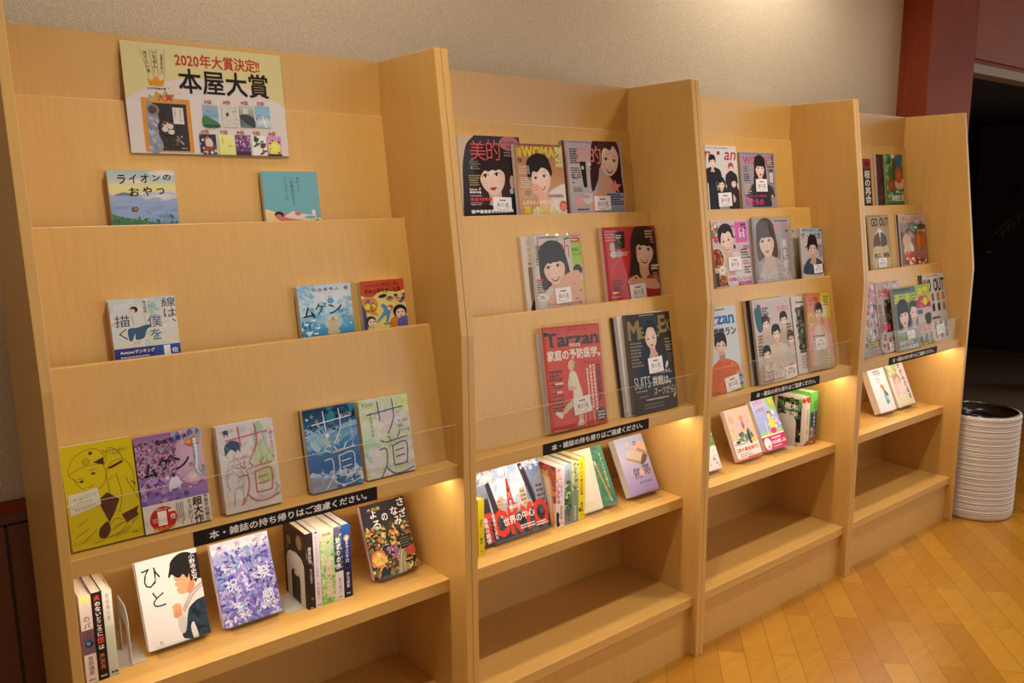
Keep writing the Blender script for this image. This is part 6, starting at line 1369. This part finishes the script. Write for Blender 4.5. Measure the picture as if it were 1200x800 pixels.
# third bookcase
def cover_leafy():
    A = Art(0.132, 0.182, 'cfd0c4'); A.r(0, 0, 100, 76, '5a8a44'); A.sp(50, 40, 0, 60, 80, 3, 8, ['6aa04a', '4a7a3a', '8a6a44', '88b060']); A.r(0, 78, 100, 62, 'ddd6d0'); A.sp(20, 40, 86, 56, 44, 2, 5, ['c88a94', '8aa4cc', 'd0c8d0'])
    return A
on_stand(cover_leafy(), 1.9540, -0.1890, 24, 'book with a leafy green top, mostly hidden at the left end of the third bookcase', 'clear acrylic stand at the left end of the third bookcase', Tk=0.018)
def cover_sunset():
    A = Art(0.142, 0.188, 'dca488')
    A.g(0, 0, 100, 92, [(0, 'd9a490'), (.4, 'dfaa84'), (.7, 'dcae86'), (1, 'b0a4a8')]); A.sp(40, 10, 10, 80, 50, 3, 9, ['d9a4a4', 'dfae7e', 'd8987a', 'caa0ac'], 2); A.v_('熱源', 52, 20, 14, 40, 'b0687a', .01); A.e(58, 46, 4, 10, '7a5a64'); A.s([(20, 84), (36, 66), (50, 62), (60, 76), (74, 56), (90, 84), (90, 96), (20, 96)], '5a6a64'); A.sp(20, 24, 66, 60, 26, 2, 5, ['8aa46a', '3a4444', 'd8d0c4', '6a8a58'])
    A.s([(-2, 84), (20, 80), (48, 88), (103, 82), (103, 100), (-2, 100)], 'cfc8c4'); A.l([(4, 90), (40, 92), (80, 86)], 1.6, '3a3a40'); A.e(22, 86, 9, 4, '34343c'); A.s([(66, 66), (72, 62), (76, 96), (68, 96)], '2f2f36'); A.e(86, 88, 12, 6, 'd8b468'); A.r(0, 97, 100, 30, 'e4d8d0'); A.t('【直木賞候補作】', 6, 101, 88, 11, 'c84a32', .03); A.k(14, 116, 60, 2, 5, '8a7a74'); A.r(0, 126, 100, 8, 'd0442c'); A.k(4, 127, 50, 1, 5, 'efd0c4')
    return A
on_stand(cover_sunset(), 2.1804, -0.1900, 24, 'salmon-pink book with a white band and red band lettering', 'clear acrylic stand under the salmon-pink book', Tk=0.018)
def cover_child():
    A = Art(0.142, 0.196, '9aa4cc')
    A.g(0, 0, 100, 100, [(0, 'a8b4cc'), (.5, '94a0cc'), (1, '8f9cc8')]); A.s([(60, -2), (103, -2), (103, 50), (90, 36), (74, 34), (66, 14)], '9ab85a'); A.e(84, 14, 6, 5, 'd8b83a'); A.s([(-2, 92), (30, 88), (60, 94), (103, 84), (103, 104), (-2, 104)], '9ac078'); A.t('マボロシ', 8, 4, 48, 11, 'c83a6a', .05, -3); A.t('１年生', 12, 24, 38, 11, 'c83a6a', .05, -3)
    A.e(62, 47, 10, 10, '7a4f34'); A.e(60, 50, 7.5, 8, 'e8c4a4'); A.s([(54, 58), (66, 56), (72, 80), (52, 82)], 'd8d03a'); A.e(60, 90, 12, 8, 'c83a5a'); A.l([(44, 74), (54, 66)], 3, 'e8c4a4'); A.l([(68, 62), (78, 70)], 3, 'e8c4a4'); A.e(80, 44, 5, 6, 'dcd8d8'); A.l([(38, 60), (34, 96)], 3, 'd8c8b4'); A.sp(16, 70, 54, 30, 40, 2, 4.5, ['d8b4c0', 'dfe0c0', 'c8a8b8'])
    A.r(0, 100, 100, 40, 'c42f5e'); A.r(0, 98, 100, 3, 'efe4e0'); A.e(18, 120, 15, 16, 'ece0dc'); A.e(20, 128, 6, 5, 'd89a8a'); A.k(40, 106, 44, 1, 7, 'efd4dc', .8); A.t('75の楽しみ', 36, 114, 60, 11, 'f4e8ec', .04); A.k(36, 129, 50, 1, 4, 'efd4dc')
    return A
on_stand(cover_child(), 2.3471, -0.1890, 26, 'blue picture book with a child in yellow and a magenta band', 'clear acrylic stand under the blue picture book with the magenta band', Tk=0.024, spine_c='6a2a44', edge='8a3a54')
C = Art(0.138, 0.194, 'd8cabc'); C.r(10, 9, 78, 124, '2f2a26'); C.sp(60, 12, 10, 74, 50, 3, 8, ['5f8a4a', '7aa05a', '3a4a34', '4a6a40', '26241f']); C.t('樹木', 34, 22, 42, 20, 'dcd8cc', .03); C.t('文学', 34, 46, 42, 16, 'dcd8cc', .03); C.t('人', 30, 84, 26, 24, 'c8c2ba', .01); C.sp(20, 12, 100, 74, 30, 3, 7, ['3a4a3a', 'c8b48a', '1f1d1b', '5a4a3c']); C.p([(90, 4), (100, 4), (100, 16), (90, 16)], 'b8342c')
S = spine(0.030, 0.194, 'dccfc2'); S.r(0, 0, 100, 80, 'b8402c'); S.p([(0, 80), (0, 40), (60, 80)], 'dccfc2'); S.kv(44, 170, 200, 1, 26, '8a7c70', .6); S.kv(44, 420, 80, 1, 22, '6a5c54', .6); S.r(0, 575, 100, 72, 'b8402c'); S.p([(0, 575), (100, 575), (0, 620)], 'dccfc2')
upright('white-edged book with dark woodland cover and red-tipped spine', 2.5555, 2.5858, -0.2110, 0.191, S, dep=0.136, cover_art=C)
C = Art(0.145, 0.215, '62b44a'); C.r(20, 10, 60, 30, 'd8d4cc'); C.sp(30, 24, 12, 50, 26, 2, 5, ['3a3a34', 'b8b4aa', '6a6a60']); C.sp(30, 0, 50, 100, 90, 4, 9, ['58a844', '6abc52', '4a9a3c'])
S = spine(0.043, 0.215, '6abc50'); S.r(0, 0, 60, 150, '62b44a'); S.kv(70, 90, 90, 2, 20, '2a4a24', .6); S.r(0, 190, 100, 160, '2f3f6a'); S.v_('1000', 40, 190, 44, 150, 'e4e4ea', .06); S.r(0, 350, 100, 150, '8a5a4a'); S.sp(30, 0, 330, 100, 120, 8, 22, ['5a4a6a', 'a87a8a', '4a4a8a', 'c09a90']); S.r(0, 430, 100, 70, '8a5232'); S.r(20, 470, 40, 14, 'd8a84a')
upright('tall green book with large white digits on its spine, right end of the third bookcase', 2.5875, 2.6310, -0.2140, 0.208, S, dep=0.145, cover_art=C)
bookend(2.5214, -0.1945, 0.124, 0.088, 2.478, 2.5225, 'rounded grey bookend left of the white-edged book', cut=False)

# last bookcase
def cover_amber():
    A = Art(0.130, 0.186, 'd89a3a'); A.g(0, 0, 100, 143, [(0, 'd8a84a'), (1, 'd0882c')]); A.sp(30, 40, 0, 60, 143, 3, 8, ['dcae52', 'cf8a34', 'e0bc6a']); A.r(60, 110, 40, 8, 'efe4d0')
    return A
on_stand(cover_amber(), 2.8500, -0.1890, 24, 'amber book mostly hidden at the left end of the last bookcase', 'clear acrylic stand at the left end of the last bookcase', Tk=0.014)
def cover_fox():
    A = Art(0.135, 0.197, 'ddd4d2'); A.k(30, 10, 40, 2, 8, '8a8088', .7); A.t('木曜日には', 28, 10, 44, 7, '6a6068', .01); A.t('ココアを', 32, 22, 36, 7, '6a6068', .01); A.t('青山', 38, 34, 20, 9, 'd88a7a', .02); A.k(34, 48, 26, 1, 5, '8a7a7a'); A.s([(50, 62), (56, 56), (66, 62), (70, 74), (64, 84), (54, 74)], 'c8783a'); A.s([(46, 64), (54, 58), (54, 70)], 'd08a4a'); A.s([(58, 80), (68, 82), (74, 100), (76, 120), (60, 124), (54, 112)], '5f9a98'); A.s([(64, 76), (80, 90), (78, 98), (66, 88)], '4a3a34'); A.sp(40, 8, 60, 80, 76, 1, 3, ['c4c0d0', 'd8c4c0', 'b8c4c4', 'd0c8d4'])
    return A
on_stand(cover_fox(), 3.1799, -0.1875, 24, 'white book with a small fox-like figure in a teal dress', 'clear acrylic stand under the white book with the small teal figure', Tk=0.030, spine_c='d0c4bc')
def cover_brush():
    A = Art(0.150, 0.200, 'd8cfc0'); A.s([(-2, -2), (60, -2), (52, 30), (20, 44), (-2, 36)], 'b4c08a'); A.sp(30, 0, 0, 56, 40, 3, 7, ['a8bc7a', 'c4cc9a', '8aa866', 'd0d0b0']); A.e(40, 54, 22, 26, 'd8b0a4'); A.s([(18, 60), (24, 40), (44, 32), (60, 46), (58, 62), (44, 44)], 'a88a78'); A.s([(12, 72), (40, 64), (66, 76), (70, 110), (16, 110)], 'dcc0b8'); A.s([(6, 104), (60, 100), (80, 140), (0, 140)], 'd4ccae'); A.sp(16, 76, 20, 24, 110, 3, 7, ['c4bcd4', 'b8b4cc', 'd0c8d4'])
    for i, ch in enumerate('かがみの孤城'):
        A.t(ch, 64 + i * 2.6, 4 + i * 19, 17 - i, 17, '2f2a2c', .02)
    A.kv(24, 60, 44, 2, 8, 'b07a78', .4)
    return A
on_stand(cover_brush(), 3.3380, -0.1875, 24, 'cream book with black brush lettering down its right side', 'clear acrylic stand under the cream book with brush lettering', Tk=0.026, spine_c='d4c4b0')
